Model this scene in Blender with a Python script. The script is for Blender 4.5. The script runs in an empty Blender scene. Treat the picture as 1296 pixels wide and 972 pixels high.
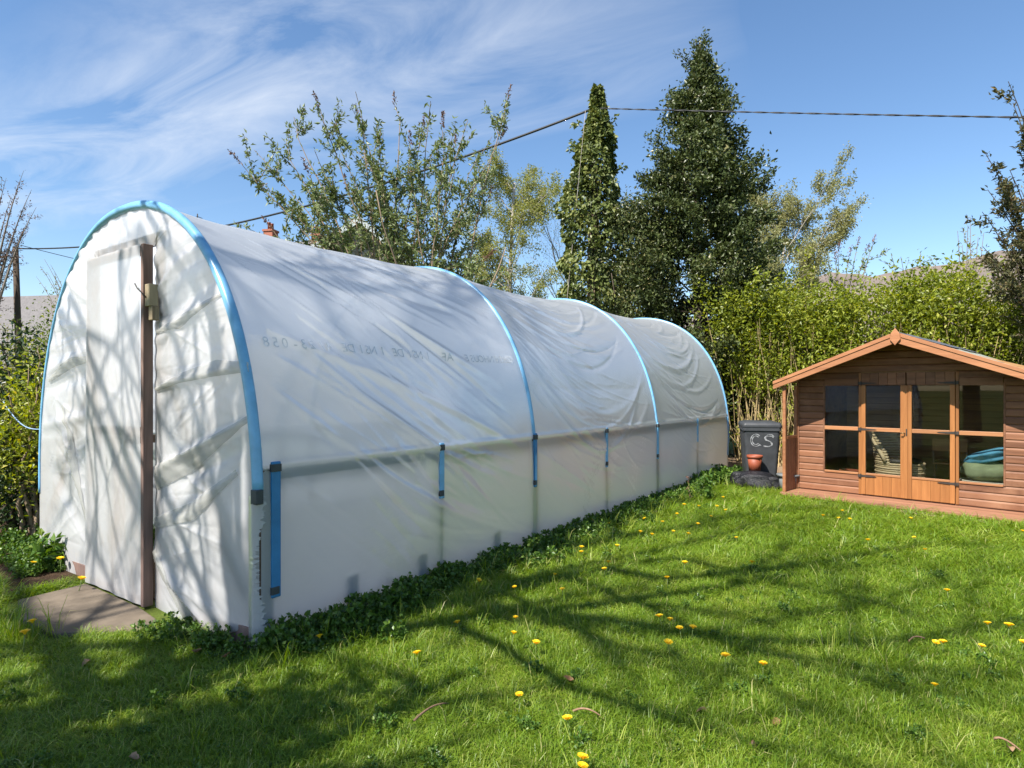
import bpy, bmesh, math, random
import numpy as np
from mathutils import Vector, Matrix

SC = bpy.context.scene
COL = SC.collection
R = math.radians
rng = np.random.default_rng(7)
random.seed(7)

# ------------------------------------------------------------------ camera
FPX, CX, CY, EYE = 790.0, 648.0, 493.0, 1.6
cam = bpy.data.cameras.new('camera')
cam.sensor_width = 36.0
cam.lens = FPX / 1296 * 36
cam.shift_y = 7.0 / 1296
cam.clip_start = 0.05
cam.clip_end = 5000
cam_o = bpy.data.objects.new('camera', cam)
cam_o.location = (0, 0, EYE)
cam_o.rotation_euler = (R(90), 0, 0)
COL.objects.link(cam_o)
SC.camera = cam_o

# ------------------------------------------------------------------ sky and sun
SUN_AZ, SUN_EL = R(225), R(50)          # azimuth clockwise from +Y
world = bpy.data.worlds.new('World')
SC.world = world
world.use_nodes = True
wt = world.node_tree
wt.nodes.clear()


def wn(kind, **kw):
    n = wt.nodes.new(kind)
    for k, v in kw.items():
        setattr(n, k, v)
    return n


def wmath(op, a, b=None, clamp=False):
    n = wn('ShaderNodeMath', operation=op, use_clamp=clamp)
    for i, x in enumerate((a, b)):
        if x is None:
            continue
        if isinstance(x, (int, float)):
            n.inputs[i].default_value = x
        else:
            wt.links.new(x, n.inputs[i])
    return n.outputs[0]


sky = wn('ShaderNodeTexSky', sky_type='NISHITA', sun_disc=False)
sky.sun_elevation = SUN_EL
sky.sun_rotation = SUN_AZ
sky.altitude = 150
sky.air_density = 1.0
sky.dust_density = 0.45
sky.ozone_density = 1.7
# thin cirrus: a streak of ice cloud lying on a high plane, the same in all directions along it
tc = wn('ShaderNodeTexCoord')
sep = wn('ShaderNodeSeparateXYZ')
wt.links.new(tc.outputs['Generated'], sep.inputs[0])
zz = wmath('ADD', wmath('MAXIMUM', sep.outputs[2], 0.0), 0.05)
px_ = wmath('DIVIDE', sep.outputs[0], zz)
py_ = wmath('DIVIDE', sep.outputs[1], zz)
qa = wmath('ADD', wmath('MULTIPLY', px_, 0.916), wmath('MULTIPLY', py_, -0.40))   # along the streak
qc = wmath('ADD', wmath('MULTIPLY', px_, 0.40), wmath('MULTIPLY', py_, 0.916))    # across
comb = wn('ShaderNodeCombineXYZ')
wt.links.new(wmath('MULTIPLY', qa, 0.62), comb.inputs[0])
wt.links.new(wmath('MULTIPLY', qc, 1.6), comb.inputs[1])
comb.inputs[2].default_value = 3.7
nz = wn('ShaderNodeTexNoise')
nz.inputs['Scale'].default_value = 1.7
nz.inputs['Detail'].default_value = 9
nz.inputs['Roughness'].default_value = 0.6
nz.inputs['Distortion'].default_value = 0.7
wt.links.new(comb.outputs[0], nz.inputs['Vector'])
nz2 = wn('ShaderNodeTexNoise')
nz2.inputs['Scale'].default_value = 0.55
nz2.inputs['Detail'].default_value = 2
wt.links.new(comb.outputs[0], nz2.inputs['Vector'])
dist = wmath('ABSOLUTE', wmath('SUBTRACT', wmath('ADD', qc, wmath('MULTIPLY', wmath('SUBTRACT', nz2.outputs[0], 0.5), 0.9)), 1.47))
band = wmath('SUBTRACT', 1.0, wmath('DIVIDE', dist, 0.50), clamp=True)
cov = wmath('MULTIPLY', wmath('SUBTRACT', nz.outputs[0], 0.38), 2.9, clamp=True)
ends_ = wmath('SUBTRACT', 0.15, wmath('ADD', qa, wmath('MULTIPLY', nz2.outputs[0], 0.5)), clamp=True)
band = wmath('MULTIPLY', band, wmath('POWER', ends_, 0.7))
fac = wmath('MULTIPLY', wmath('MULTIPLY', wmath('POWER', band, 0.8), cov), 0.80, clamp=True)
mixc = wn('ShaderNodeMix', data_type='RGBA')
wt.links.new(fac, mixc.inputs[0])
hsv = wn('ShaderNodeHueSaturation')
hsv.inputs['Saturation'].default_value = 1.12
hsv.inputs['Value'].default_value = 1.06
wt.links.new(sky.outputs[0], hsv.inputs['Color'])
wt.links.new(hsv.outputs[0], mixc.inputs[6])
mixc.inputs[7].default_value = (5.3, 5.6, 6.0, 1)
bg = wn('ShaderNodeBackground')
bg.inputs['Strength'].default_value = 0.080
wt.links.new(mixc.outputs[2], bg.inputs['Color'])
wo = wn('ShaderNodeOutputWorld')
wt.links.new(bg.outputs[0], wo.inputs['Surface'])

sun = bpy.data.lights.new('sun', 'SUN')
sun.energy = 4.6
sun.angle = R(0.53)
sun.color = (1.0, 0.95, 0.87)
sun_o = bpy.data.objects.new('sun', sun)
SD = Vector((math.sin(SUN_AZ) * math.cos(SUN_EL), math.cos(SUN_AZ) * math.cos(SUN_EL), math.sin(SUN_EL)))
sun_o.rotation_euler = SD.to_track_quat('Z', 'Y').to_euler()
sun_o.location = SD * 60
COL.objects.link(sun_o)

SC.view_settings.view_transform = 'Standard'
SC.view_settings.look = 'None'
SC.view_settings.exposure = 1.25
SC.view_settings.gamma = 1.0
SC.view_settings.use_curve_mapping = False
SC.render.engine = 'CYCLES'
SC.cycles.use_denoising = True
SC.cycles.max_bounces = 10
SC.cycles.transparent_max_bounces = 24
SC.cycles.transmission_bounces = 8
SC.cycles.caustics_reflective = False
SC.cycles.caustics_refractive = False
SC.cycles.sample_clamp_indirect = 6


# ------------------------------------------------------------------ helpers: objects
def tag(o, label=None, cat=None, group=None, kind=None):
    if label:
        o['label'] = label
    if cat:
        o['category'] = cat
    if group:
        o['group'] = group
    if kind:
        o['kind'] = kind
    return o


def empty(name, loc=(0, 0, 0), rz=0.0, label=None, cat=None, group=None):
    o = bpy.data.objects.new(name, None)
    o.location = loc
    o.rotation_euler = (0, 0, rz)
    o.empty_display_size = 0.1
    COL.objects.link(o)
    return tag(o, label, cat, group)


def link(name, me, mat=None, parent=None):
    o = bpy.data.objects.new(name, me)
    COL.objects.link(o)
    if mat is not None and len(me.materials) == 0:
        me.materials.append(mat)
    if parent is not None:
        o.parent = parent
    return o


def copy_tree(o, parent=None):
    c = o.copy()
    COL.objects.link(c)
    c.parent = parent
    for ch in o.children:
        copy_tree(ch, c)
    return c


class MB:
    """collects polygons; build() makes one mesh object"""

    def __init__(self):
        self.v, self.f, self.n, self.tint = [], [], 0, []

    def add(self, verts, faces, tint=0.5):
        verts = np.asarray(verts, float).reshape(-1, 3)
        faces = np.asarray(faces, int)
        self.v.append(verts)
        self.f.append(faces + self.n)
        t = np.empty(len(verts))
        t[:] = tint
        self.tint.append(t)
        self.n += len(verts)
        return self

    def box(self, x0, x1, y0, y1, z0, z1, tint=0.5):
        v = [(x, y, z) for z in (z0, z1) for y in (y0, y1) for x in (x0, x1)]
        f = [(0, 2, 3, 1), (4, 5, 7, 6), (0, 1, 5, 4), (2, 6, 7, 3), (0, 4, 6, 2), (1, 3, 7, 5)]
        return self.add(v, f, tint)

    def obox(self, c, ax, ay, az, tint=0.5):
        """box centred at c with half-axis vectors"""
        c, ax, ay, az = (np.asarray(q, float) for q in (c, ax, ay, az))
        v = [c + i * ax + j * ay + k * az for k in (-1, 1) for j in (-1, 1) for i in (-1, 1)]
        f = [(0, 2, 3, 1), (4, 5, 7, 6), (0, 1, 5, 4), (2, 6, 7, 3), (0, 4, 6, 2), (1, 3, 7, 5)]
        return self.add(v, f, tint)

    def tube(self, pts, rad, sides=6, cap=True, tint=0.5):
        pts = np.asarray(pts, float)
        n = len(pts)
        rad = np.broadcast_to(np.asarray(rad, float), (n,))
        tan = np.gradient(pts, axis=0)
        tan /= np.linalg.norm(tan, axis=1)[:, None] + 1e-12
        ref = np.array([0.0, 0, 1]) if abs(tan[0][2]) < 0.9 else np.array([1.0, 0, 0])
        u = np.cross(tan, ref)
        un = np.linalg.norm(u, axis=1)[:, None]
        u = np.where(un > 1e-3, u / (un + 1e-12), np.array([[1.0, 0, 0]]))
        for i in range(1, n):                       # keep the frame from flipping
            a = u[i - 1] - tan[i] * np.dot(u[i - 1], tan[i])
            la = np.linalg.norm(a)
            if la > 1e-6:
                u[i] = a / la
        w = np.cross(tan, u)
        a = np.linspace(0, 2 * np.pi, sides, endpoint=False)
        ring = pts[:, None, :] + rad[:, None, None] * (np.cos(a)[None, :, None] * u[:, None, :] + np.sin(a)[None, :, None] * w[:, None, :])
        i = np.arange(n - 1)[:, None] * sides
        j = np.arange(sides)[None, :]
        j2 = (j + 1) % sides
        q = np.stack([i + j, i + j2, i + sides + j2, i + sides + j], -1).reshape(-1, 4)
        self.add(ring.reshape(-1, 3), q, tint)
        if cap:
            self.v.append(np.array([pts[0], pts[-1]]))
            b = self.n - n * sides
            e = b + (n - 1) * sides
            t = [(self.n, b + (k + 1) % sides, b + k) for k in range(sides)] + [(self.n + 1, e + k, e + (k + 1) % sides) for k in range(sides)]
            self.f.append(np.array(t))
            self.tint.append(np.full(2, np.mean(tint)))
            self.n += 2
        return self

    def grid(self, P, tint=0.5, closed=False):
        """P: (n, m, 3)"""
        n, m = P.shape[:2]
        i = np.arange(n - 1)[:, None] * m
        j = np.arange(m if closed else m - 1)[None, :]
        j2 = (j + 1) % m
        q = np.stack([i + j, i + j2, i + m + j2, i + m + j], -1).reshape(-1, 4)
        return self.add(P.reshape(-1, 3), q, tint)

    def lathe(self, prof, sides=20, c=(0, 0, 0), tint=0.5):
        prof = np.asarray(prof, float)
        a = np.linspace(0, 2 * np.pi, sides, endpoint=False)
        P = np.stack([prof[:, 0:1] * np.cos(a), prof[:, 0:1] * np.sin(a), np.repeat(prof[:, 1:2], sides, 1)], -1) + np.asarray(c)
        return self.grid(P, tint, closed=True)

    def prism(self, poly, ext, tint=0.5):
        """poly: list of 3-D points, ext: extrusion vector"""
        poly = np.asarray(poly, float)
        n = len(poly)
        v = np.vstack([poly, poly + np.asarray(ext, float)])
        for k in range(n):
            k2 = (k + 1) % n
            self._pending = None
        self.add(v, [(k, (k + 1) % n, n + (k + 1) % n, n + k) for k in range(n)], tint)
        b = self.n - 2 * n
        self.f.append(('poly', [b + k for k in range(n)][::-1]))
        self.f.append(('poly', [b + n + k for k in range(n)]))
        return self

    def mesh(self, name, mat=None, smooth=False):
        me = bpy.data.meshes.new(name)
        V = np.vstack(self.v)
        lv, ls = [], []
        for f in self.f:
            if isinstance(f, tuple):
                lv.append(np.array(f[1]))
                ls.append(np.array([len(f[1])]))
            else:
                lv.append(f.reshape(-1))
                ls.append(np.full(len(f), f.shape[1]))
        lv = np.concatenate(lv).astype(np.int32)
        ls = np.concatenate(ls).astype(np.int32)
        me.vertices.add(len(V))
        me.vertices.foreach_set('co', V.astype(np.float32).ravel())
        me.loops.add(len(lv))
        me.loops.foreach_set('vertex_index', lv)
        me.polygons.add(len(ls))
        me.polygons.foreach_set('loop_start', (np.cumsum(ls) - ls).astype(np.int32))
        me.polygons.foreach_set('loop_total', ls)
        me.polygons.foreach_set('use_smooth', np.full(len(ls), bool(smooth)))
        at = me.attributes.new('tint', 'FLOAT', 'POINT')
        at.data.foreach_set('value', np.concatenate(self.tint).astype(np.float32))
        me.update(calc_edges=True)
        me.validate()
        if mat is not None:
            me.materials.append(mat)
        return me

    def build(self, name, mat, parent=None, smooth=False):
        return link(name, self.mesh(name, mat, smooth), None, parent)


def bevel(o, w=0.004, seg=2):
    m = o.modifiers.new('bevel', 'BEVEL')
    m.width = w
    m.segments = seg
    m.limit_method = 'ANGLE'
    return o


def at(px, py, depth):
    return np.array([(px - CX) / FPX * depth, depth, EYE - (py - CY) / FPX * depth])


def gnd(px, py, z=0.0):
    d = (EYE - z) * FPX / (py - CY)
    return np.array([(px - CX) / FPX * d, d, z])


def bez(p0, p1, p2, n=12):
    t = np.linspace(0, 1, n)[:, None]
    return (1 - t) ** 2 * np.asarray(p0) + 2 * t * (1 - t) * np.asarray(p1) + t * t * np.asarray(p2)


def unit(v):
    v = np.asarray(v, float)
    return v / (np.linalg.norm(v, axis=-1, keepdims=True) + 1e-12)


# ------------------------------------------------------------------ helpers: materials
def mat_new(name):
    m = bpy.data.materials.new(name)
    m.use_nodes = True
    nt = m.node_tree
    nt.nodes.clear()
    out = nt.nodes.new('ShaderNodeOutputMaterial')
    return m, nt, out


def N(nt, kind, ins=None, **kw):
    n = nt.nodes.new(kind)
    for k, v in kw.items():
        setattr(n, k, v)
    for k, v in (ins or {}).items():
        if hasattr(v, 'is_linked') or isinstance(v, bpy.types.NodeSocket):
            nt.links.new(v, n.inputs[k])
        else:
            n.inputs[k].default_value = v
    return n


def ramp(nt, fac, stops, interp='LINEAR'):
    n = nt.nodes.new('ShaderNodeValToRGB')
    n.color_ramp.interpolation = interp
    el = n.color_ramp.elements
    while len(el) < len(stops):
        el.new(0.5)
    for e, (p, c) in zip(el, stops):
        e.position = p
        e.color = (*c, 1) if len(c) == 3 else c
    nt.links.new(fac, n.inputs[0])
    return n.outputs[0]


def noise(nt, vec, scale, detail=4, rough=0.55, dist=0.0):
    n = N(nt, 'ShaderNodeTexNoise', {'Scale': scale, 'Detail': detail, 'Roughness': rough, 'Distortion': dist})
    if vec is not None:
        nt.links.new(vec, n.inputs['Vector'])
    return n.outputs[0]


def mapped(nt, scale=(1, 1, 1), rot=(0, 0, 0), src='Object', loc=(0, 0, 0)):
    t = nt.nodes.new('ShaderNodeTexCoord')
    m = N(nt, 'ShaderNodeMapping', {'Scale': scale, 'Rotation': rot, 'Location': loc})
    nt.links.new(t.outputs[src], m.inputs[0])
    return m.outputs[0]


def bump(nt, h, strength=0.3, dist=0.01):
    b = N(nt, 'ShaderNodeBump', {'Strength': strength, 'Distance': dist, 'Height': h})
    return b.outputs[0]


def simple(name, col, rough=0.6, var=0.25, scale=8.0, spec=0.4, metal=0.0, stretch=(1, 1, 1), bmp=0.15, bdist=0.004):
    m, nt, out = mat_new(name)
    v = mapped(nt, stretch)
    nz = noise(nt, v, scale, 6, 0.6)
    c = ramp(nt, nz, [(0.25, tuple(x * (1 - var) for x in col)), (0.75, tuple(min(1, x * (1 + var)) for x in col))])
    nb = noise(nt, v, scale * 6, 4, 0.6)
    p = N(nt, 'ShaderNodeBsdfPrincipled', {'Base Color': c, 'Roughness': rough, 'Metallic': metal, 'Specular IOR Level': spec, 'Normal': bump(nt, nb, bmp, bdist)})
    nt.links.new(p.outputs[0], out.inputs[0])
    return m


def wood(name, dark, light, axis='X', scale=1.0, rough=0.55, worn=None, perobj=0.12):
    m, nt, out = mat_new(name)
    st = {'X': (0.6, 9, 9), 'Y': (9, 0.6, 9), 'Z': (9, 9, 0.6)}[axis]
    inf = nt.nodes.new('ShaderNodeObjectInfo')
    cmb = N(nt, 'ShaderNodeCombineXYZ', {0: inf.outputs['Random'], 1: inf.outputs['Random'], 2: inf.outputs['Random']})
    t = nt.nodes.new('ShaderNodeTexCoord')
    vm = N(nt, 'ShaderNodeVectorMath', operation='MULTIPLY_ADD')
    nt.links.new(cmb.outputs[0], vm.inputs[0])
    vm.inputs[1].default_value = (7, 7, 7)
    nt.links.new(t.outputs['Object'], vm.inputs[2])
    mp = N(nt, 'ShaderNodeMapping', {'Scale': tuple(s * scale for s in st), 'Vector': vm.outputs[0]})
    g = noise(nt, mp.outputs[0], 2.2, 6, 0.6, 0.6)
    fine = noise(nt, mp.outputs[0], 14.0, 4, 0.6)
    c = ramp(nt, g, [(0.28, dark), (0.72, light)])
    hs = N(nt, 'ShaderNodeHueSaturation', {'Color': c, 'Fac': 1.0, 'Hue': 0.5, 'Saturation': 1.0})
    mr = N(nt, 'ShaderNodeMapRange', {0: inf.outputs['Random'], 3: 1 - perobj, 4: 1 + perobj})
    nt.links.new(mr.outputs[0], hs.inputs['Value'])
    col = hs.outputs[0]
    if worn is not None:
        blot = noise(nt, t.outputs['Object'], 1.6, 5, 0.65)
        f = ramp(nt, blot, [(0.5, (0, 0, 0)), (0.72, (1, 1, 1))])
        mx = N(nt, 'ShaderNodeMix', data_type='RGBA')
        nt.links.new(f, mx.inputs[0])
        nt.links.new(col, mx.inputs[6])
        mx.inputs[7].default_value = (*worn, 1)
        col = mx.outputs[2]
    p = N(nt, 'ShaderNodeBsdfPrincipled', {'Base Color': col, 'Roughness': rough, 'Specular IOR Level': 0.35, 'Normal': bump(nt, fine, 0.25, 0.004)})
    nt.links.new(p.outputs[0], out.inputs[0])
    return m


def leafmat(name, stops, transl=0.35, rough=0.45, spec=0.35):
    """leaf colour picked per leaf by the 'tint' attribute"""
    m, nt, out = mat_new(name)
    a = nt.nodes.new('ShaderNodeAttribute')
    a.attribute_name = 'tint'
    c = ramp(nt, a.outputs['Fac'], stops)
    p = N(nt, 'ShaderNodeBsdfPrincipled', {'Base Color': c, 'Roughness': rough, 'Specular IOR Level': spec})
    tr = N(nt, 'ShaderNodeBsdfTranslucent', {'Color': N(nt, 'ShaderNodeHueSaturation', {'Color': c, 'Saturation': 1.15, 'Value': 1.5, 'Hue': 0.485, 'Fac': 1.0}).outputs[0]})
    mx = N(nt, 'ShaderNodeMixShader', {0: transl, 1: p.outputs[0], 2: tr.outputs[0]})
    nt.links.new(mx.outputs[0], out.inputs[0])
    return m


def barkmat(name, dark, light, scale=6):
    return simple(name, tuple((a + b) / 2 for a, b in zip(dark, light)), 0.85, 0.35, scale, 0.2, stretch=(1, 1, 0.25), bmp=0.5, bdist=0.01)


def film_mat(name, tint=(0.86, 0.87, 0.90), through=0.13, clear=0.07, diff=0.30, stain=0.0, wr_scale=(1, 1, 1), wr=0.35, rough=0.3, gloss=0.35):
    """milky polythene: part diffuse, part translucent, part rough see-through"""
    m, nt, out = mat_new(name)
    v = mapped(nt, wr_scale)
    n1 = noise(nt, v, 3.0, 5, 0.55, 0.8)
    n2 = noise(nt, v, 22.0, 3, 0.5)
    addn = N(nt, 'ShaderNodeMath', {0: n1, 1: N(nt, 'ShaderNodeMath', {0: n2, 1: 0.12}, operation='MULTIPLY').outputs[0]}, operation='ADD')
    nor = bump(nt, addn.outputs[0], wr, 0.03)
    col = ramp(nt, noise(nt, mapped(nt), 1.1, 4, 0.6), [(0.3, tuple(x * 0.95 for x in tint)), (0.7, tint)])
    if stain > 0:
        sv = mapped(nt, (1, 1, 0.45), loc=(3.1, 1.7, 0.4))
        sf = ramp(nt, noise(nt, sv, 2.3, 5, 0.6, 0.5), [(0.52, (0, 0, 0)), (0.78, (stain, stain, stain))])
        mx = N(nt, 'ShaderNodeMix', data_type='RGBA')
        nt.links.new(sf, mx.inputs[0])
        nt.links.new(col, mx.inputs[6])
        mx.inputs[7].default_value = (0.60, 0.45, 0.33, 1)
        col = mx.outputs[2]
    d = N(nt, 'ShaderNodeBsdfDiffuse', {'Color': col, 'Normal': nor})
    t = N(nt, 'ShaderNodeBsdfTranslucent', {'Color': col, 'Normal': nor})
    r = N(nt, 'ShaderNodeBsdfRefraction', {'Color': (0.95, 0.96, 0.97, 1), 'Roughness': rough, 'IOR': 1.12, 'Normal': nor})
    tp = N(nt, 'ShaderNodeBsdfTransparent', {'Color': (0.96, 0.97, 0.98, 1)})
    g = N(nt, 'ShaderNodeBsdfGlossy', {'Color': (1, 1, 1, 1), 'Roughness': 0.32, 'Normal': nor})
    dt = N(nt, 'ShaderNodeMixShader', {0: 1 - diff, 1: d.outputs[0], 2: t.outputs[0]})
    a1 = N(nt, 'ShaderNodeMixShader', {0: through, 1: dt.outputs[0], 2: r.outputs[0]})
    a2 = N(nt, 'ShaderNodeMixShader', {0: clear, 1: a1.outputs[0], 2: tp.outputs[0]})
    fr = N(nt, 'ShaderNodeFresnel', {'IOR': 1.4, 'Normal': nor})
    frs = N(nt, 'ShaderNodeMath', {0: fr.outputs[0], 1: gloss}, operation='MULTIPLY')
    fin = N(nt, 'ShaderNodeMixShader', {0: frs.outputs[0], 1: a2.outputs[0], 2: g.outputs[0]})
    nt.links.new(fin.outputs[0], out.inputs[0])
    return m


def glass_mat(name, tint=(0.93, 0.95, 0.95)):
    m, nt, out = mat_new(name)
    tp = N(nt, 'ShaderNodeBsdfTransparent', {'Color': (*tint, 1)})
    g = N(nt, 'ShaderNodeBsdfGlossy', {'Color': (1, 1, 1, 1), 'Roughness': 0.02})
    fr = N(nt, 'ShaderNodeFresnel', {'IOR': 1.5})
    fh = N(nt, 'ShaderNodeMath', {0: fr.outputs[0], 1: 0.55}, operation='MULTIPLY')
    mx = N(nt, 'ShaderNodeMixShader', {0: fh.outputs[0], 1: tp.outputs[0], 2: g.outputs[0]})
    nt.links.new(mx.outputs[0], out.inputs[0])
    return m


M = {}
M['film'] = film_mat('film_cover', (0.83, 0.86, 0.89), through=0.15, clear=0.05, diff=0.36, wr_scale=(0.7, 0.7, 1.5), wr=0.16, gloss=0.32)
M['film_front'] = film_mat('film_end', (0.76, 0.755, 0.755), through=0.16, clear=0.07, diff=0.48, stain=0.42, wr=0.30, gloss=0.5)
M['film_fold'] = film_mat('film_fold', (0.66, 0.65, 0.60), through=0.10, clear=0.40, diff=0.5, stain=0.3, wr=0.4)
M['blue'] = simple('blue_hoop_tape', (0.17, 0.40, 0.63), 0.33, 0.22, 7, 0.55, bmp=0.1)
M['blue_dark'] = simple('blue_sleeve', (0.035, 0.19, 0.40), 0.45, 0.2, 6, 0.4)
M['strap'] = simple('dark_strap', (0.05, 0.055, 0.06), 0.6, 0.3, 12)
M['frame_wood'] = wood('frame_timber', (0.13, 0.085, 0.06), (0.26, 0.17, 0.12), 'Z', rough=0.75)
M['rail_wood'] = wood('rail_timber', (0.10, 0.07, 0.05), (0.21, 0.15, 0.10), 'X', rough=0.75)
M['door_wood'] = wood('door_timber', (0.13, 0.08, 0.065), (0.26, 0.17, 0.14), 'Z', rough=0.8)
M['old_wood'] = wood('weathered_block', (0.20, 0.15, 0.09), (0.42, 0.34, 0.22), 'Z', rough=0.8)
M['print'] = simple('grey_print', (0.62, 0.645, 0.69), 0.7, 0.3, 30)
M['clad'] = wood('cladding_wood', (0.115, 0.047, 0.024), (0.245, 0.110, 0.056), 'X', 0.9, 0.6, perobj=.22, worn=(0.27, 0.135, 0.075))
M['fascia'] = wood('fascia_wood', (0.24, 0.095, 0.040), (0.37, 0.165, 0.075), 'X', 0.9, 0.55)
M['door'] = wood('door_pine', (0.22, 0.085, 0.026), (0.34, 0.145, 0.048), 'Z', 0.9, 0.45)
M['rail'] = wood('door_rail', (0.25, 0.105, 0.045), (0.38, 0.18, 0.08), 'X', 0.9, 0.45)
M['inner'] = wood('inner_wood', (0.22, 0.11, 0.045), (0.40, 0.22, 0.09), 'X', 0.8, 0.7)
M['deck'] = wood('deck_wood', (0.20, 0.09, 0.05), (0.32, 0.16, 0.095), 'X', 0.9, 0.65)
M['felt'] = simple('green_mineral_felt', (0.24, 0.26, 0.22), 0.95, 0.22, 90, 0.2, bmp=0.6)
M['felt_ridge'] = simple('grey_ridge_felt', (0.085, 0.095, 0.11), 0.85, 0.25, 60, 0.3, bmp=0.5)
M['glass'] = glass_mat('window_glass')
M['iron'] = simple('black_iron', (0.035, 0.028, 0.024), 0.55, 0.3, 30, 0.4)
M['brass'] = simple('dull_brass', (0.30, 0.20, 0.09), 0.35, 0.2, 20, 0.5, metal=0.8)
M['bin'] = simple('grey_bin_plastic', (0.042, 0.045, 0.050), 0.5, 0.3, 7, 0.4)
M['paint'] = simple('white_bin_paint', (0.27, 0.28, 0.29), 0.8, 0.6, 40)
M['bag'] = simple('black_bag_plastic', (0.010, 0.010, 0.013), 0.35, 0.4, 14, 0.5, bmp=0.7, bdist=0.02)
M['pot'] = simple('terracotta_plastic', (0.24, 0.06, 0.028), 0.55, 0.2, 12)
M['tub'] = simple('grey_tub_plastic', (0.14, 0.15, 0.15), 0.6, 0.25, 10)
M['slab'] = simple('concrete_slab', (0.135, 0.108, 0.080), 0.9, 0.35, 6, 0.2, bmp=0.5)
M['flag'] = simple('pink_paving', (0.36, 0.25, 0.20), 0.9, 0.25, 8, 0.2, bmp=0.4)
M['wicker'] = simple('wicker', (0.55, 0.42, 0.24), 0.6, 0.25, 40, bmp=0.8, stretch=(1, 1, 6))
M['bluecloth'] = simple('blue_cloth', (0.10, 0.30, 0.42), 0.8, 0.3, 9, 0.2, bmp=0.4)
M['greencloth'] = simple('green_cloth', (0.21, 0.24, 0.13), 0.85, 0.25, 9, 0.2, bmp=0.4)
M['cream'] = simple('cream_cloth', (0.55, 0.49, 0.38), 0.8, 0.2, 9, 0.2)
M['soil'] = simple('bare_soil', (0.075, 0.048, 0.030), 0.95, 0.45, 14, 0.1, bmp=0.9, bdist=0.03)
M['path'] = simple('dry_earth', (0.24, 0.17, 0.11), 0.95, 0.3, 12, 0.1, bmp=0.8, bdist=0.02)
M['pole'] = barkmat('pole_timber', (0.05, 0.035, 0.025), (0.10, 0.075, 0.055))
M['wire'] = simple('black_cable', (0.02, 0.02, 0.022), 0.5, 0.2, 5)
M['rope'] = simple('pale_blue_cord', (0.20, 0.30, 0.45), 0.6, 0.15, 20)
M['twig'] = barkmat('dead_twig', (0.16, 0.09, 0.05), (0.30, 0.19, 0.12), 20)
M['deadleaf'] = leafmat('dead_leaf', [(0, (0.22, 0.11, 0.05)), (1, (0.45, 0.30, 0.18))], 0.2)
M['petal'] = leafmat('dandelion_petal', [(0, (0.78, 0.52, 0.012)), (1, (0.88, 0.70, 0.03))], 0.25)
M['stalk'] = leafmat('green_stalk', [(0, (0.10, 0.16, 0.04)), (1, (0.20, 0.24, 0.08))], 0.2)
M['grass'] = leafmat('grass_blade', [(0, (0.068, 0.145, 0.011)), (0.45, (0.155, 0.25, 0.018)), (0.8, (0.25, 0.33, 0.033)), (0.95, (0.35, 0.39, 0.09)), (1, (0.45, 0.40, 0.18))], 0.40, 0.42, 0.35)
M['weed'] = leafmat('weed_leaf', [(0, (0.028, 0.070, 0.012)), (0.6, (0.08, 0.155, 0.022)), (1, (0.18, 0.25, 0.045))], 0.25, 0.4)
M['holly'] = leafmat('holly_leaf', [(0, (0.028, 0.042, 0.012)), (0.5, (0.060, 0.080, 0.022)), (0.85, (0.11, 0.13, 0.040)), (1, (0.19, 0.17, 0.07))], 0.12, 0.42, 0.35)
M['ivy'] = leafmat('ivy_leaf', [(0, (0.050, 0.070, 0.018)), (0.6, (0.115, 0.145, 0.036)), (1, (0.22, 0.23, 0.07))], 0.18, 0.45, 0.35)
M['buddleia'] = leafmat('buddleia_leaf', [(0, (0.08, 0.10, 0.034)), (0.6, (0.145, 0.19, 0.060)), (1, (0.34, 0.37, 0.20))], 0.22, 0.5)
M['panicle'] = leafmat('dry_panicle', [(0, (0.10, 0.05, 0.03)), (1, (0.22, 0.13, 0.09))], 0.1)
M['birch'] = leafmat('birch_leaf', [(0, (0.15, 0.17, 0.04)), (0.6, (0.24, 0.26, 0.07)), (1, (0.34, 0.30, 0.11))], 0.4)
M['willow'] = leafmat('willow_leaf', [(0, (0.17, 0.17, 0.06)), (0.6, (0.26, 0.26, 0.10)), (1, (0.36, 0.34, 0.17))], 0.35)
M['hedge'] = leafmat('hedge_leaf', [(0, (0.085, 0.115, 0.012)), (0.45, (0.20, 0.245, 0.026)), (0.85, (0.33, 0.355, 0.05)), (1, (0.43, 0.40, 0.11))], 0.40, 0.42, 0.35)
M['shrub'] = leafmat('shrub_leaf', [(0, (0.07, 0.11, 0.015)), (0.6, (0.15, 0.20, 0.025)), (1, (0.30, 0.31, 0.05))], 0.35)
M['laurel'] = leafmat('dark_shrub_leaf', [(0, (0.012, 0.026, 0.008)), (0.7, (0.03, 0.055, 0.014)), (1, (0.06, 0.09, 0.02))], 0.15, 0.35)
M['forsythia'] = leafmat('yellow_blossom', [(0, (0.70, 0.50, 0.01)), (1, (0.80, 0.62, 0.04))], 0.2)
M['redleaf'] = leafmat('bronze_leaf', [(0, (0.05, 0.055, 0.025)), (0.6, (0.09, 0.09, 0.035)), (1, (0.19, 0.13, 0.06))], 0.2)
M['bark_dark'] = barkmat('dark_bark', (0.05, 0.038, 0.028), (0.11, 0.085, 0.065))
M['bark_tan'] = barkmat('tan_bark', (0.16, 0.115, 0.075), (0.32, 0.24, 0.165))
M['bark_pale'] = barkmat('pale_bark', (0.22, 0.19, 0.16), (0.42, 0.38, 0.33))
M['bark_grey'] = barkmat('grey_bark', (0.13, 0.105, 0.09), (0.26, 0.215, 0.19))
M['cane'] = barkmat('straw_cane', (0.28, 0.20, 0.09), (0.46, 0.36, 0.19))
M['render'] = simple('white_render', (0.66, 0.65, 0.60), 0.9, 0.08, 5)
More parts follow.
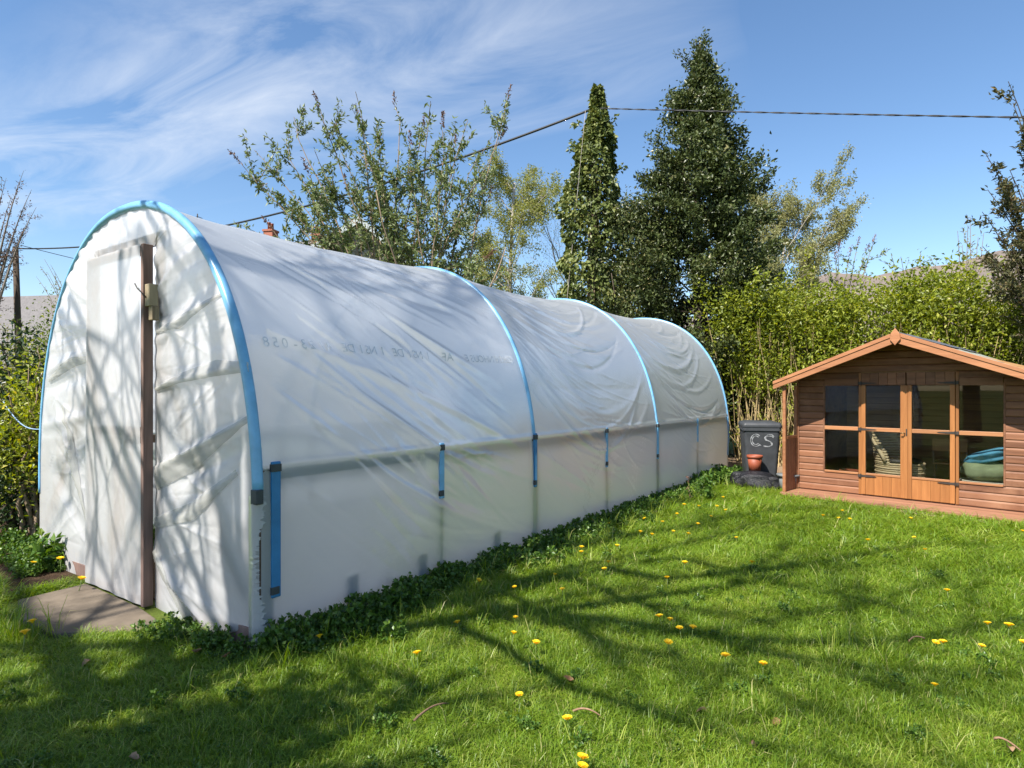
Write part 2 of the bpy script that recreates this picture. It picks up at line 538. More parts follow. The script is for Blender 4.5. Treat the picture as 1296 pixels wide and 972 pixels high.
M['stonewall'] = simple('grey_stone', (0.24, 0.21, 0.18), 0.9, 0.3, 5)
M['brick'] = simple('red_brick', (0.30, 0.11, 0.07), 0.9, 0.25, 9)
M['slate'] = simple('slate_roof', (0.13, 0.12, 0.12), 0.8, 0.25, 6)
M['tileroof'] = simple('brown_roof', (0.20, 0.14, 0.10), 0.85, 0.25, 6)
M['whitepaint'] = simple('white_paint', (0.78, 0.78, 0.76), 0.5, 0.05, 5)
M['darkglass'] = simple('dark_pane', (0.03, 0.035, 0.04), 0.08, 0.2, 3, 0.6)


def ground_mat():
    m, nt, out = mat_new('ground')
    v = mapped(nt, src='Object')
    a = noise(nt, v, 1.3, 6, 0.6)
    b = noise(nt, v, 26, 5, 0.65)
    c = ramp(nt, a, [(0.3, (0.05, 0.085, 0.012)), (0.55, (0.09, 0.13, 0.018)), (0.75, (0.15, 0.15, 0.04))])
    d = ramp(nt, b, [(0.35, (0.07, 0.07, 0.022)), (0.7, (0.12, 0.17, 0.026))])
    mx = N(nt, 'ShaderNodeMix', data_type='RGBA')
    mx.inputs[0].default_value = 0.5
    nt.links.new(c, mx.inputs[6])
    nt.links.new(d, mx.inputs[7])
    p = N(nt, 'ShaderNodeBsdfPrincipled', {'Base Color': mx.outputs[2], 'Roughness': 0.95, 'Specular IOR Level': 0.1, 'Normal': bump(nt, b, 0.8, 0.03)})
    nt.links.new(p.outputs[0], out.inputs[0])
    return m


def hill_mat():
    m, nt, out = mat_new('moor')
    v = mapped(nt, src='Object')
    a = noise(nt, v, 0.012, 7, 0.65)
    c = ramp(nt, a, [(0.3, (0.13, 0.11, 0.10)), (0.55, (0.19, 0.155, 0.135)), (0.75, (0.15, 0.155, 0.115))])
    p = N(nt, 'ShaderNodeBsdfPrincipled', {'Base Color': c, 'Roughness': 1.0, 'Specular IOR Level': 0.0})
    nt.links.new(p.outputs[0], out.inputs[0])
    return m


M['ground'] = ground_mat()
M['hill'] = hill_mat()

# ------------------------------------------------------------------ ground and hills
g = MB()
gx = np.concatenate([np.linspace(-900, -30, 12), np.linspace(-24, 24, 33), np.linspace(30, 900, 12)])
gy = np.concatenate([np.linspace(-900, -30, 12), np.linspace(-24, 24, 33), np.linspace(30, 900, 12)])
GX, GY = np.meshgrid(gx, gy)
g.grid(np.stack([GX, GY, GX * 0], -1))
tag(g.build('ground', M['ground']), kind='structure')

h = MB()
az = np.linspace(R(-80), R(80), 161)
rr = np.array([260, 330, 420, 520, 640, 780, 900, 1050])
slope = np.interp(np.degrees(az), [-80, -45, -36, -28, -12, 6, 18, 26, 33, 40, 50, 80], [.105, .10, .10, .10, .10, .09, .11, .162, .168, .172, .165, .16])
slope = slope + 0.004 * np.sin(az * 31) + 0.003 * np.sin(az * 67 + 1) + 0.0015 * np.sin(az * 190)
P = np.zeros((len(rr), len(az), 3))
for i, r_ in enumerate(rr):
    k = np.clip((r_ - 260) / (780 - 260), 0, 1.0)
    hh = 780 * slope * k ** 1.35 * (1 if r_ <= 780 else (1 - 0.12 * (r_ - 780) / 270))
    P[i] = np.stack([r_ * np.sin(az), r_ * np.cos(az), hh - 0.5], -1)
h.grid(P)
tag(h.build('hills', M['hill'], smooth=True), kind='structure')

# ------------------------------------------------------------------ polytunnel
TA = 0.6247
AX = np.array([math.sin(TA), math.cos(TA), 0])         # along the tunnel
RT = np.array([math.cos(TA), -math.sin(TA), 0])        # to its right side
UP = np.array([0, 0, 1.0])
T0 = np.array([-1.538, 3.825, 0]) - RT * 3.64 / 2      # centre of the front sill
W2, TH, HS, PN = 1.82, 3.02, 0.755, 2.2
BAYS = [3.03, 3.12, 3.28]
HT = [0, BAYS[0], BAYS[0] + BAYS[1], sum(BAYS)]
RAILZ = 1.13

th = np.linspace(0, np.pi, 400)
cu = np.sign(np.cos(th)) * np.abs(np.cos(th)) ** (2 / PN) * W2
cz = HS + (TH - HS) * np.abs(np.sin(th)) ** (2 / PN)
legz = np.linspace(0, HS, 40)[:-1]
CU = np.concatenate([np.full(39, W2), cu, np.full(39, -W2)])
CZ = np.concatenate([legz, cz, legz[::-1]])
CS_ = np.concatenate([[0], np.cumsum(np.hypot(np.diff(CU), np.diff(CZ)))])
CL = CS_[-1]


def section(v):
    return np.interp(v, CS_, CU), np.interp(v, CS_, CZ)


def secnormal(v, e=0.03):
    u0, z0 = section(np.clip(v - e, 0, CL))
    u1, z1 = section(np.clip(v + e, 0, CL))
    du, dz = u1 - u0, z1 - z0
    l = np.hypot(du, dz) + 1e-9
    return dz / l, -du / l


VR = float(np.interp(RAILZ, CZ[:200], CS_[:200]))       # arc position of the hip rail


def folds(seed, kind):
    r = np.random.default_rng(seed)
    out = []
    for side in (0, 1):
        if kind == 'diag':
            for k in range(34):
                v0 = r.uniform(.7, 4.2)
                out.append((side, v0, v0 - r.uniform(1.0, 2.2), r.uniform(-.1, .2), r.uniform(.008, .016), r.uniform(.002, .0055), r.uniform(0, .35), r.uniform(.6, 1.0)))
            for k in range(26):
                v0 = r.uniform(1.0, 4.2)
                out.append((side, v0, v0 - r.uniform(0.9, 2.0), r.uniform(-.15, .25), r.uniform(.015, .05), r.uniform(.004, .013) * r.choice([1, 1, -1]), r.uniform(0, .2), r.uniform(.7, 1.0)))
        else:
            for k in range(18):
                v0 = r.uniform(1.5, 4.0)
                v1 = v0 + r.uniform(-1.0, .3)
                out.append((side, v0, v1, r.uniform(.3, .8), r.uniform(.02, .055), r.uniform(.003, .011) * r.choice([1, 1, -1]), r.uniform(0, .1), r.uniform(.85, 1.0)))
            for k in range(36):
                v0 = r.uniform(1.2, 3.6)
                out.append((side, v0, v0 - r.uniform(.3, 1.6), r.uniform(0, .4), r.uniform(.008, .02), r.uniform(.002, .007), 0, r.uniform(.4, 1.0)))
    return out


def skirt_folds(seed):
    r = np.random.default_rng(seed)
    return [(s_, v_, v_ - r.uniform(.1, .9), r.uniform(-.1, .15), r.uniform(.010, .030), r.uniform(.003, .007) * r.choice([1, -1]), t_, min(1.0, t_ + r.uniform(.2, .6))) for s_ in (0, 1) for v_, t_ in zip(r.uniform(.3, 1.3, 18), r.uniform(0, .7, 18))]


FOLDS = [folds(3, 'diag') + skirt_folds(31), folds(5, 'mix') + skirt_folds(32), folds(8, 'mix') + skirt_folds(33)]


def film_disp(bay, tau, v):
    d = np.zeros(np.broadcast(tau, v).shape)
    hi = np.clip((np.minimum(v, CL - v) - VR) / 0.5, 0, 1)
    d -= 0.085 * hi * np.clip(4 * tau * (1 - tau), 0, 1) ** 0.8 * (0.65 + 0.35 * np.sin(np.pi * np.clip(v / CL, 0, 1)) ** 2) * [0.75, 1.05, 1.0][bay]
    for (side, v0, v1, sag, w, a, t0, t1) in FOLDS[bay]:
        vv = v if side == 0 else CL - v
        k = np.clip((tau - t0) / (t1 - t0), 0, 1)
        c = v0 + (v1 - v0) * k - sag * 4 * k * (1 - k)
        env = np.where((tau > t0) & (tau < t1), np.sin(np.pi * np.clip((tau - t0) / (t1 - t0), 0.001, .999)) ** 0.5, 0)
        x = (vv - c) / w
        low = np.clip((vv - 0.15) / 0.7, 0.3, 1)
        prof = np.exp(-x * x) if w > .03 else np.exp(-np.abs(x) * 1.3)
        d += 1.7 * a * env * low * prof * np.where(hi > 0, 1, .85)
    # lower skirt: loose sheet with slight vertical ripples, held at the hoops and posts
    lo = np.clip((VR - np.minimum(v, CL - v)) / 0.25, 0, 1)
    d += lo * (0.006 * np.sin(tau * 23 + 2 * np.sin(v * 3 + bay)) * (0.3 + 0.7 * bay / 2) - 0.012 * np.sin(np.pi * np.mod(tau * 2, 1)) * np.clip(v / VR, 0, 1))
    # crease where the sheet runs over the rail
    d += 0.010 * np.exp(-((np.minimum(v, CL - v) - VR) / 0.02) ** 2)
    return d


def film_pt(t, v, off=0.0):
    t, v = np.broadcast_arrays(np.asarray(t, float), np.asarray(v, float))
    bay = np.clip(np.searchsorted(HT, t, side='right') - 1, 0, 2)
    d = np.zeros(t.shape)
    for b in range(3):
        m_ = bay == b
        if m_.any():
            tau = (t[m_] - HT[b]) / BAYS[b]
            d[m_] = film_disp(b, tau, v[m_])
    u, z = section(v)
    nu, nz_ = secnormal(v)
    u = u + nu * (d + off)
    z = z + nz_ * (d + off)
    return T0 + t[..., None] * AX + u[..., None] * RT + z[..., None] * UP


tunnel = empty('polytunnel', tuple(T0), label='long white polythene tunnel greenhouse with blue hoops on the lawn', cat='polytunnel')
TI = Matrix.Translation(-Vector(T0))


def tpart(mb, name, mat, smooth=False, parent=None):
    o = mb.build(name, mat, None, smooth)
    o.data.transform(TI)
    o.parent = parent or tunnel
    return o


tt = np.concatenate([np.linspace(HT[b], HT[b + 1], 161)[(0 if b == 0 else 1):] for b in range(3)])
tt[-1] -= 1e-4
vv = np.linspace(0, CL, 560)
TT, VV = np.meshgrid(tt, vv, indexing='ij')
mb = MB()
mb.grid(film_pt(TT, VV))
cover = tpart(mb, 'cover', M['film'], True)

# hoops (film taped blue along each one); three separate pieces of steel in between are the posts
for i, t in enumerate(HT):
    v = np.linspace(0.62 if i else 0.98, CL - 0.62, 110)
    u, z = section(v)
    nu, nz_ = secnormal(v)
    rad = 0.034 if i in (0,) else 0.027
    off = -0.010
    P = T0 + (t + (0.0 if i else -0.012)) * AX + (u + nu * off)[:, None] * RT + (z + nz_ * off)[:, None] * UP
    m_ = MB()
    if i == 0:
        rad = np.interp(np.linspace(0, 1, 110), [0, .5, .62, 1], [.034, .034, .018, .014])
    m_.tube(P, rad, 12)
    tpart(m_, 'hoop', M['blue'], True)


def local_box(m_, t0, t1, u0, u1, z0, z1):
    c = T0 + (t0 + t1) / 2 * AX + (u0 + u1) / 2 * RT + (z0 + z1) / 2 * UP
    m_.obox(c, AX * (t1 - t0) / 2, RT * (u1 - u0) / 2, UP * (z1 - z0) / 2)
    return m_


def tbox(name, mat, *a, parent=None, bev=0.004):
    o = tpart(local_box(MB(), *a), name, mat, False, parent)
    bevel(o, bev)
    return o


# posts along both sides, with blue sleeves tied over them on the right side
ptimes = []
for b in range(3):
    ptimes += [HT[b], HT[b] + BAYS[b] * (0.54 if b == 0 else 0.5)]
ptimes += [HT[3]]
for k, t in enumerate(ptimes):
    for s in (1, -1):
        first = (k == 0)
        dt = 0.05 if first else (-0.03 if k == 6 else 0)
        w = 0.045 if (k % 2 == 0) else 0.022
        a, b_ = sorted((s * (W2 - 0.012), s * (W2 - 0.075)))
        post = tbox('post', M['frame_wood'], t + dt - w, t + dt + w, a, b_, -0.05, RAILZ - 0.02)
        if s == 1:
            z0, z1 = [(0.30, 1.15), (0.70, 1.16), (0.62, 1.16), (0.66, 1.14), (0.62, 1.13), (0.75, 1.13), (0.4, 1.1)][k]
            sw = [0.033, 0.026, 0.026, 0.020, 0.026, 0.016, 0.02][k]
            sl = tbox('sleeve', M['blue_dark'] if k in (0, 2) else M['blue'], t + dt + (0.05 if first else 0) - sw, t + dt + (0.05 if first else 0) + sw, W2 - 0.01, W2 + 0.012, z0, z1, bev=0.008)
            if k < 5:
                for zz_ in (z1 - 0.035, z0 + 0.05):
                    cc = t + dt + (0.05 if first else 0)
                    st_ = tbox('strap', M['strap'], cc - sw - 0.004, cc + sw * (1.02 if zz_ > 1 else .6), W2 - 0.009, W2 + 0.0165, zz_ - 0.028, zz_ + 0.02, parent=sl, bev=0.003)
# hip rails, base boards and short stakes inside the sheet
for s in (1, -1):
    for b in range(3):
        o_in = [0.035, 0.03, 0.028][b]
        a, b_ = sorted((s * (W2 - o_in), s * (W2 - o_in - 0.05)))
        tbox('hip_rail', M['rail_wood'], HT[b] + 0.06, HT[b + 1] - 0.06, a, b_, RAILZ - 0.10, RAILZ - 0.015)
for t in (0.72, 1.42, 2.4):
    tbox('stake', M['frame_wood'], t - 0.05, t + 0.05, W2 - 0.05, W2 - 0.018, -0.05, 0.30)
# back end sheet
m_ = MB()
vs = np.linspace(0, CL, 121)
u, z = section(vs)
ring = T0 + (HT[3] - 0.01) * AX + u[:, None] * RT + z[:, None] * UP
ks = np.linspace(1, 0, 12)
cen = T0 + (HT[3] - 0.03) * AX + 1.1 * UP
Pb = np.stack([cen + (ring - cen) * k for k in ks])
m_.grid(Pb)
tpart(m_, 'back_sheet', M['film_front'], True)
# soil inside
sb_ = MB()
sb_.obox(T0 + AX * 4.75 + UP * 0.012, AX * 4.7, RT * 1.78, UP * 0.008)
tag(sb_.build('soil_bed', M['soil']), kind='structure')

# ---- front end: film gathered from the hoop to the door frame
DW, DH = 0.485, 2.66          # door half width and height
NS, NR = 900, 70
vs = np.linspace(0, CL, NS)
uo, zo = section(vs)
# inner target on the frame
ui = np.where(zo > DH, np.clip(uo, -DW, DW), np.sign(uo) * DW)
zi = np.clip(zo, 0, DH + 0.02)
fan = np.clip((zo - 1.9) / 1.0, 0, 1)
ui = np.where(np.abs(uo) > DW, np.sign(uo) * DW, uo)
zi = np.where(np.abs(uo) > DW, np.clip(zo - 0.30 * fan * np.clip((np.abs(uo) - DW), 0, 1.0), 0, DH), DH)
k = np.linspace(0, 1, NR)[:, None]
uu = uo * (1 - k) + ui * k
zz2 = zo * (1 - k) + zi * k
pl = np.random.default_rng(11)
ph = np.cumsum(pl.uniform(0.2, .85, NS))
pleat = np.sin(ph * 0.62) * 0.5 + np.sin(ph * 0.31 + 1) * 0.5
upper = np.clip((zo - 1.3) / 1.2, 0.12, 1)
pleat = np.sign(pleat) * np.abs(pleat) ** .7
dn = 0.011 * pleat * upper * (np.exp(-k * 4) + 0.8 * np.exp(-(1 - k) * 5) + 0.25)
dn = dn + 0.035 * np.sin(np.pi * k) * (0.5 + 0.5 * np.sin(vs * 2.3 + 1))       # belly in the sheet


def ridge(us, zs, u0, z0, u1, z1, w, a):
    d = np.array([u1 - u0, z1 - z0])
    L = np.hypot(*d)
    d = d / L
    x = (us - u0) * d[0] + (zs - z0) * d[1]
    y = -(us - u0) * d[1] + (zs - z0) * d[0]
    e = np.clip(x / L, 0, 1)
    env = np.where((x > -0.05) & (x < L + .05), np.sin(np.pi * np.clip(e, 0.02, .98)) ** 0.5, 0)
    return a * env * (np.exp(-(y / w) ** 2) if w > .03 else np.exp(-np.abs(y / w) * 1.3))


for q in [(0.5, 1.95, 1.5, 2.25, .05, .025), (0.5, 1.62, 1.75, 1.75, .04, .03), (0.5, 1.0, 1.75, 1.42, .035, .03), (.5, .85, 1.7, 1.25, .05, -.02), (.5, .45, 1.5, 1.0, .06, .025),
          (.5, .42, 1.3, .02, .03, .03), (.55, .3, 1.7, .1, .05, .02), (-.5, 1.95, -1.6, 1.75, .05, .03), (-.5, 1.75, -1.6, 1.62, .06, -.025), (-.5, 1.4, -1.75, 1.25, .05, .025),
          (-.5, .35, -1.4, 1.45, .05, .03), (-.5, .15, -1.5, .9, .09, -.03), (-.5, 2.3, -1.1, 2.55, .04, .02), (-.5, 2.1, -1.4, 2.2, .05, .02), (.5, 2.3, 1.2, 2.6, .04, .025), (.5, 2.1, 1.45, 2.35, .045, -.02)]:
    dn = dn + ridge(uu, zz2, *q)
r2 = np.random.default_rng(21)
for q in range(150):
    s = r2.choice([-1, 1])
    a0 = (s * r2.uniform(.5, .9), r2.uniform(.1, 2.2))
    dn = dn + ridge(uu, zz2, a0[0], a0[1], a0[0] + s * r2.uniform(.3, .9), a0[1] + r2.uniform(-.5, .6), r2.uniform(.007, .035), r2.uniform(-.009, .012))
dn = dn * np.clip(np.minimum(k, 1) * 14, 0, 1) * 1.0
Pf = T0 - AX * (0.012 + dn)[..., None] + uu[..., None] * RT + zz2[..., None] * UP
m_ = MB()
m_.grid(Pf)
front = tpart(m_, 'end_sheet', M['film_front'], True)


def fpt(u, z, off):
    return T0 - AX * off + u * RT + z * UP


# folded bands of doubled film on the end
def band_strip(pts, widths, name='film_fold', off=0.055):
    n = 40
    pts = np.array(pts)
    ts = np.linspace(0, 1, n)
    tp = np.linspace(0, 1, len(pts))
    cu_, cz_ = np.interp(ts, tp, pts[:, 0]), np.interp(ts, tp, pts[:, 1])
    w_ = np.interp(ts, np.linspace(0, 1, len(widths)), widths)
    nv = np.stack([-np.gradient(cz_), np.gradient(cu_)], -1)
    nv /= np.linalg.norm(nv, axis=1)[:, None]
    rows = []
    for j in np.linspace(-1, 1, 9):
        ua, za = cu_ + nv[:, 0] * j * w_, cz_ + nv[:, 1] * j * w_
        near = [int(np.argmin((uu - a) ** 2 + (zz2 - b) ** 2)) for a, b in zip(ua, za)]
        o_ = (0.012 + np.broadcast_to(dn, uu.shape).ravel()[near]) + 0.006 + 0.008 * (1 - j * j) * np.abs(np.sin(ts * 5 + 1)) + 0.004 * np.sin(ts * 23 + j * 4) ** 2
        rows.append(np.stack([fpt(cu_[q] + nv[q, 0] * j * w_[q], cz_[q] + nv[q, 1] * j * w_[q], o_[q]) for q in range(n)]))
    tpart(MB().grid(np.array(rows)), name, M['film_fold'], True)


band_strip([(0.50, 0.95), (1.0, 1.10), (1.72, 1.42)], [.085, .07, .02], off=.075)
band_strip([(0.52, 1.60), (0.9, 1.68), (1.35, 1.74), (1.72, 1.74)], [.015, .035, .055, .03], off=.07)
band_strip([(0.52, 2.02), (0.9, 2.06), (1.42, 2.22)], [.015, .035, .015], off=.06)
band_strip([(0.5, .62), (1.1, .78), (1.6, 1.08)], [.04, .06, .02], off=.07)
band_strip([(-0.5, 1.86), (-.9, 1.84), (-1.55, 1.68)], [.02, .04, .02], off=.06)
band_strip([(-.5, .12), (-.72, .55), (-1.05, 1.15), (-1.2, 1.45)], [.05, .05, .04, .02], off=.075)
band_strip([(0.5, .40), (0.9, .15), (1.15, .0)], [.05, .06, .07], off=.075)

# frayed flap of film at the corner
n = 120
zf = np.linspace(0.02, 0.95, n)
ed = 0.03 + 0.018 * np.random.default_rng(4).uniform(-1, 1, n) + 0.02 * np.sin(zf * 9)
A_ = np.stack([fpt(W2 - 0.06, q, 0.045) for q in zf])
B_ = np.stack([fpt(W2 - 0.01, q, 0.05) for q in zf])
C_ = np.stack([fpt(W2 + e * .5, q, 0.045 - e) for q, e in zip(zf, ed)])
tpart(MB().grid(np.array([A_, B_, C_])), 'corner_flap', M['film_front'], True)
tbox('strap', M['strap'], -0.05, 0.0, W2 - 0.035, W2 + 0.03, 0.90, 0.99, bev=0.006)

# timber inside the end: jambs, braces and sill
for s in (-1, 1):
    tbox('jamb', M['frame_wood'], 0.0, 0.06, s * 0.53 - 0.05, s * 0.53 + 0.05, 0, 2.68)
    m_ = MB()
    a_, b_ = fpt(s * 0.6, 1.75, -0.03), fpt(s * 1.66, 0.35, -0.03)
    d_ = unit(b_ - a_)
    m_.obox((a_ + b_) / 2, (b_ - a_) / 2, AX * 0.02, np.cross(d_, AX) * 0.045)
    tpart(m_, 'brace', M['frame_wood'])
tbox('sill_board', M['door_wood'], -0.035, -0.005, DW + 0.45, W2 - 0.03, -0.02, 0.13)
tbox('sill_board', M['door_wood'], -0.035, -0.005, -W2 + 0.05, -DW - 0.03, -0.02, 0.11)
tbox('head_board', M['frame_wood'], 0.0, 0.05, -0.6, 0.6, 2.68, 2.76)

# door: timber frame with film wrapped over it, standing proud of the end
door = tpart(local_box(MB(), -0.100, -0.03, DW - 0.03, DW + 0.012, 0.02, DH), 'door', M['door_wood'])
bevel(door, 0.004)
tbox('frame_board', M['door_wood'], -0.092, -0.03, -DW - 0.012, -DW + 0.03, 0.02, DH - 0.01, parent=door)
tbox('frame_board', M['door_wood'], -0.092, -0.03, -DW + 0.031, DW - 0.031, DH - 0.06, DH - 0.005, parent=door)
tbox('frame_board', M['door_wood'], -0.092, -0.03, -DW + 0.031, DW - 0.031, 0.025, 0.10, parent=door)
tbox('frame_board', M['door_wood'], -0.088, -0.03, -DW + 0.031, DW - 0.031, 1.25, 1.32, parent=door)
tbox('frame_board', M['door_wood'], -0.088, -0.03, -0.03, 0.03, 0.11, 1.24, parent=door)
nu_, nz3 = 70, 150
us, zs = np.meshgrid(np.linspace(-DW - 0.014, DW - 0.034, nu_), np.linspace(0.03, DH, nz3))
dd = 0.102 + 0.004 * np.sin(us * 9 + 0.8 * np.sin(zs * 3)) + 0.004 * np.sin(us * 23 + zs * 1.7)
for q in range(34):
    dd = dd + ridge(us, zs, r2.uniform(-.45, .45), r2.uniform(0.2, 2.0), r2.uniform(-.45, .45), r2.uniform(1.2, 2.6), r2.uniform(.006, .03), r2.uniform(-.004, .008))
m_ = MB()
m_.grid(T0 - AX * dd[..., None] + us[..., None] * RT + zs[..., None] * UP)
tpart(m_, 'door_film', M['film_front'], True, door)
# latch block beside the door and its hook
lb = tbox('latch_block', M['old_wood'], -0.10, -0.035, DW + 0.035, DW + 0.105, 2.20, 2.36, bev=0.005)
tbox('latch_foot', M['old_wood'], -0.085, -0.035, DW + 0.06, DW + 0.115, 2.10, 2.199, parent=lb)
m_ = MB()
m_.tube([fpt(DW - 0.06, 2.37, 0.125), fpt(DW - 0.0, 2.33, 0.135), fpt(DW + 0.05, 2.285, 0.115), fpt(DW + 0.06, 2.26, 0.10)], 0.005, 6)
tpart(m_, 'hook', M['iron'], True, door)


# ---- mirrored print along the first bay
def text_mesh(body, size):
    cu__ = bpy.data.curves.new('txt', 'FONT')
    cu__.body = body
    cu__.size = size
    cu__.resolution_u = 3
    ob = bpy.data.objects.new('txt', cu__)
    COL.objects.link(ob)
    bpy.context.view_layer.update()
    dg = bpy.context.evaluated_depsgraph_get()
    me = bpy.data.meshes.new_from_object(ob.evaluated_get(dg))
    bpy.data.objects.remove(ob)
    return me


PRINT = 'GREENHOUSE  AF  INSIDE INSIDE 4/23-058'
VT = float(np.interp(1.88, CZ[:239], CS_[:239]))
adv = 2.80 / len(PRINT)
for i, ch in enumerate(PRINT):
    if ch == ' ':
        continue
    me = text_mesh(ch, 0.105)
    bm = bmesh.new()
    bm.from_mesh(me)
    bmesh.ops.triangulate(bm, faces=bm.faces)
    bmesh.ops.subdivide_edges(bm, edges=[e for e in bm.edges if e.calc_length() > 0.022], cuts=2)
    bmesh.ops.triangulate(bm, faces=bm.faces)
    for v in bm.verts:
        t = 2.92 - i * adv - v.co.x
        p = film_pt(np.array([t]), np.array([VT + v.co.y + 0.012 * math.sin(t * 2)]), 0.009)[0] - T0
        v.co = Vector(p)
    bm.to_mesh(me)
    bm.free()
    me.materials.clear()
    link('printed_letter', me, M['print'], cover)

# ------------------------------------------------------------------ concrete slab by the door
def tl(u, out, z=0.0):
    return T0 + RT * u - AX * out + UP * z


m_ = MB()
top = [tl(0.47, 0.115), tl(0.86, 0.16), tl(0.93, 0.30), tl(0.55, 0.68), tl(0.10, 0.70), tl(-0.42, 0.58), tl(-0.46, 0.115)]
base = [p - UP * 0.06 for p in top]
m_.prism([p + UP * 0.028 for p in base[::-1]], UP * 0.062)
sl = m_.build('paving_slab', M['slab'])
c_ = np.mean(top, 0)
sl.data.transform(Matrix.Translation(-Vector(c_)))
sl.location = c_
bevel(sl, 0.012)
tag(sl, 'worn brown concrete slab on the ground at the tunnel door', 'paving slab')

# ------------------------------------------------------------------ summerhouse
SH = np.array([5.45, 8.62, 0])
sh = empty('summerhouse', tuple(SH), R(-45), label='brown timber summerhouse with pitched felt roof and double glazed doors', cat='summerhouse')
HW, DEP, OV = 1.45, 2.2, 0.52           # half width, depth, overhang of the porch
ZF, ZE, ZR = 0.09, 1.72, 2.32           # floor, eaves, ridge (underside of roof)


def sbox(name, mat, *a, parent=None, bev=0.003):
    o = MB().box(*a).build(name, mat, parent or sh)
    if bev:
        bevel(o, bev)
    return o


def roofz(x):
    return ZR - (ZR - ZE) * abs(x) / (HW + 0.08)


BP = 0.098
def shiplap(x0, x1, z0, z1, yface, slope=False, inv=False, mat=None):
    """one board of the cladding; ends follow the roof when slope is set"""
    mat = mat or M['clad']
    prof = [(0.0, z0 + 0.004), (-0.014, z0 + 0.002), (-0.016, z0 + 0.010), (-0.016, z1 - 0.028), (-0.012, z1 - 0.016), (-0.004, z1 - 0.006), (0.0, z1 - 0.004)]
    n = len(prof)
    L, Rr = [], []
    for (y, z) in prof:
        a, b = x0, x1
        if slope:
            lim = (ZR - z) / (ZR - ZE) * (HW + 0.08) - 0.02
            a, b = max(a, -lim), min(b, lim)
        L.append((a, yface + y, z))
        Rr.append((b, yface + y, z))
    m_ = MB()
    m_.add(L + Rr, [(k, (k + 1) % n, n + (k + 1) % n, n + k) for k in range(n)])
    m_.f.append(('poly', list(range(n))[::-1]))
    m_.f.append(('poly', list(range(n, 2 * n))))
    return m_.build('board', mat, sh)


WX0, WX1 = 0.60, 1.06       # side windows
WZ0, WZ1 = 0.40, 1.66
z = ZF
row = 0
while z < ZR - 0.08:
    z1 = z + BP
    if z1 <= WZ0 + 0.01:
        shiplap(-HW, -0.57, z, z1, 0)
        shiplap(0.57, HW, z, z1, 0)
    elif z < 1.665:
        shiplap(-HW, -WX1, z, z1, 0, True)
        shiplap(WX1, HW, z, z1, 0, True)
    elif z < 1.85:
        shiplap(-HW, -0.57, z, z1, 0, True)
        shiplap(0.57, HW, z, z1, 0, True)
    else:
        shiplap(-HW, HW, z, z1, 0, True)
    z = z1
# backing wall pieces behind the cladding, and the other three walls, floor and ceiling
sbox('wall_lining', M['inner'], -HW, -WX1 - 0.0, 0.003, 0.03, ZF, ZE + .1, bev=0)
sbox('wall_lining', M['inner'], WX1, HW, 0.003, 0.03, ZF, ZE + .1, bev=0)
sbox('wall_lining', M['inner'], -WX1, -0.57, 0.003, 0.03, ZF, WZ0, bev=0)
sbox('wall_lining', M['inner'], 0.57, WX1, 0.003, 0.03, ZF, WZ0, bev=0)
m_ = MB()
m_.prism([(-HW, 0.003, 1.835), (HW, 0.003, 1.835), (0, 0.003, ZR - 0.02)], (0, 0.025, 0))
m_.build('wall_lining', M['inner'], sh)
sbox('side_wall', M['clad'], -HW, -HW + 0.03, 0.031, DEP, ZF, ZE + 0.02, bev=0)
sbox('side_wall', M['clad'], HW - 0.03, HW, 0.031, DEP, ZF, ZE + 0.02, bev=0)
for kk in range(18):
    za = ZF + kk * 0.098
    sbox('inner_board', M['inner'], -HW + 0.032, HW - 0.032, DEP - 0.03 - 0.004 * (kk % 2), DEP, za + 0.002, za + 0.096, bev=0.003)
m_ = MB()
m_.prism([(-HW, DEP, ZF), (HW, DEP, ZF), (HW, DEP, ZE), (0, DEP, ZR - .02), (-HW, DEP, ZE)], (0, 0.03, 0))
m_.build('back_wall', M['clad'], sh)
sbox('floor_boards', M['deck'], -HW, HW, 0.0, DEP, 0.02, ZF - 0.003, bev=0)
# corner trims
for x in (-HW, HW):
    sbox('corner_trim', M['clad'], x - 0.02 if x > 0 else x - 0.018, x + 0.018 if x > 0 else x + 0.02, -0.03, -0.0165, ZF, ZE - 0.02)
# porch deck
for k in range(5):
    y0 = -OV - 0.05 + k * 0.113
    sbox('deck_board', M['deck'], -HW - 0.06, HW + 0.06, y0, y0 + 0.108, 0.035, 0.076, bev=0.005)
sbox('deck_bearer', M['clad'], -HW, HW, -OV - 0.02, 0.0, 0.0, 0.034, bev=0)
# porch posts and low side panels
for s in (-1, 1):
    x0, x1 = sorted((s * HW, s * (HW + 0.045)))
    sbox('porch_post', M['fascia'], x0, x1, -OV + 0.02, -OV + 0.075, 0.077, ZE - 0.06)
    sbox('wall_post', M['fascia'], x0, x1, -0.065, -0.018, 0.077, ZE - 0.06)
    sbox('porch_rail', M['fascia'], x0 - 0.004, x1 + 0.004, -OV + 0.076, -0.066, 0.86, 0.90)
    xa, xb = sorted((s * (HW + 0.012), s * (HW + 0.030)))
    for k in range(4):
        y0 = -OV + 0.077 + k * 0.094
        sbox('porch_panel_board', M['clad'], xa, xb, y0, y0 + 0.092, 0.077, 0.859, bev=0.004)

# windows and doors
def frame_bar(name, x0, x1, z0, z1, mat, y0=-0.035, y1=0.01, parent=None, bev=0.004):
    return sbox(name, mat, x0, x1, y0, y1, z0, z1, parent=parent, bev=bev)


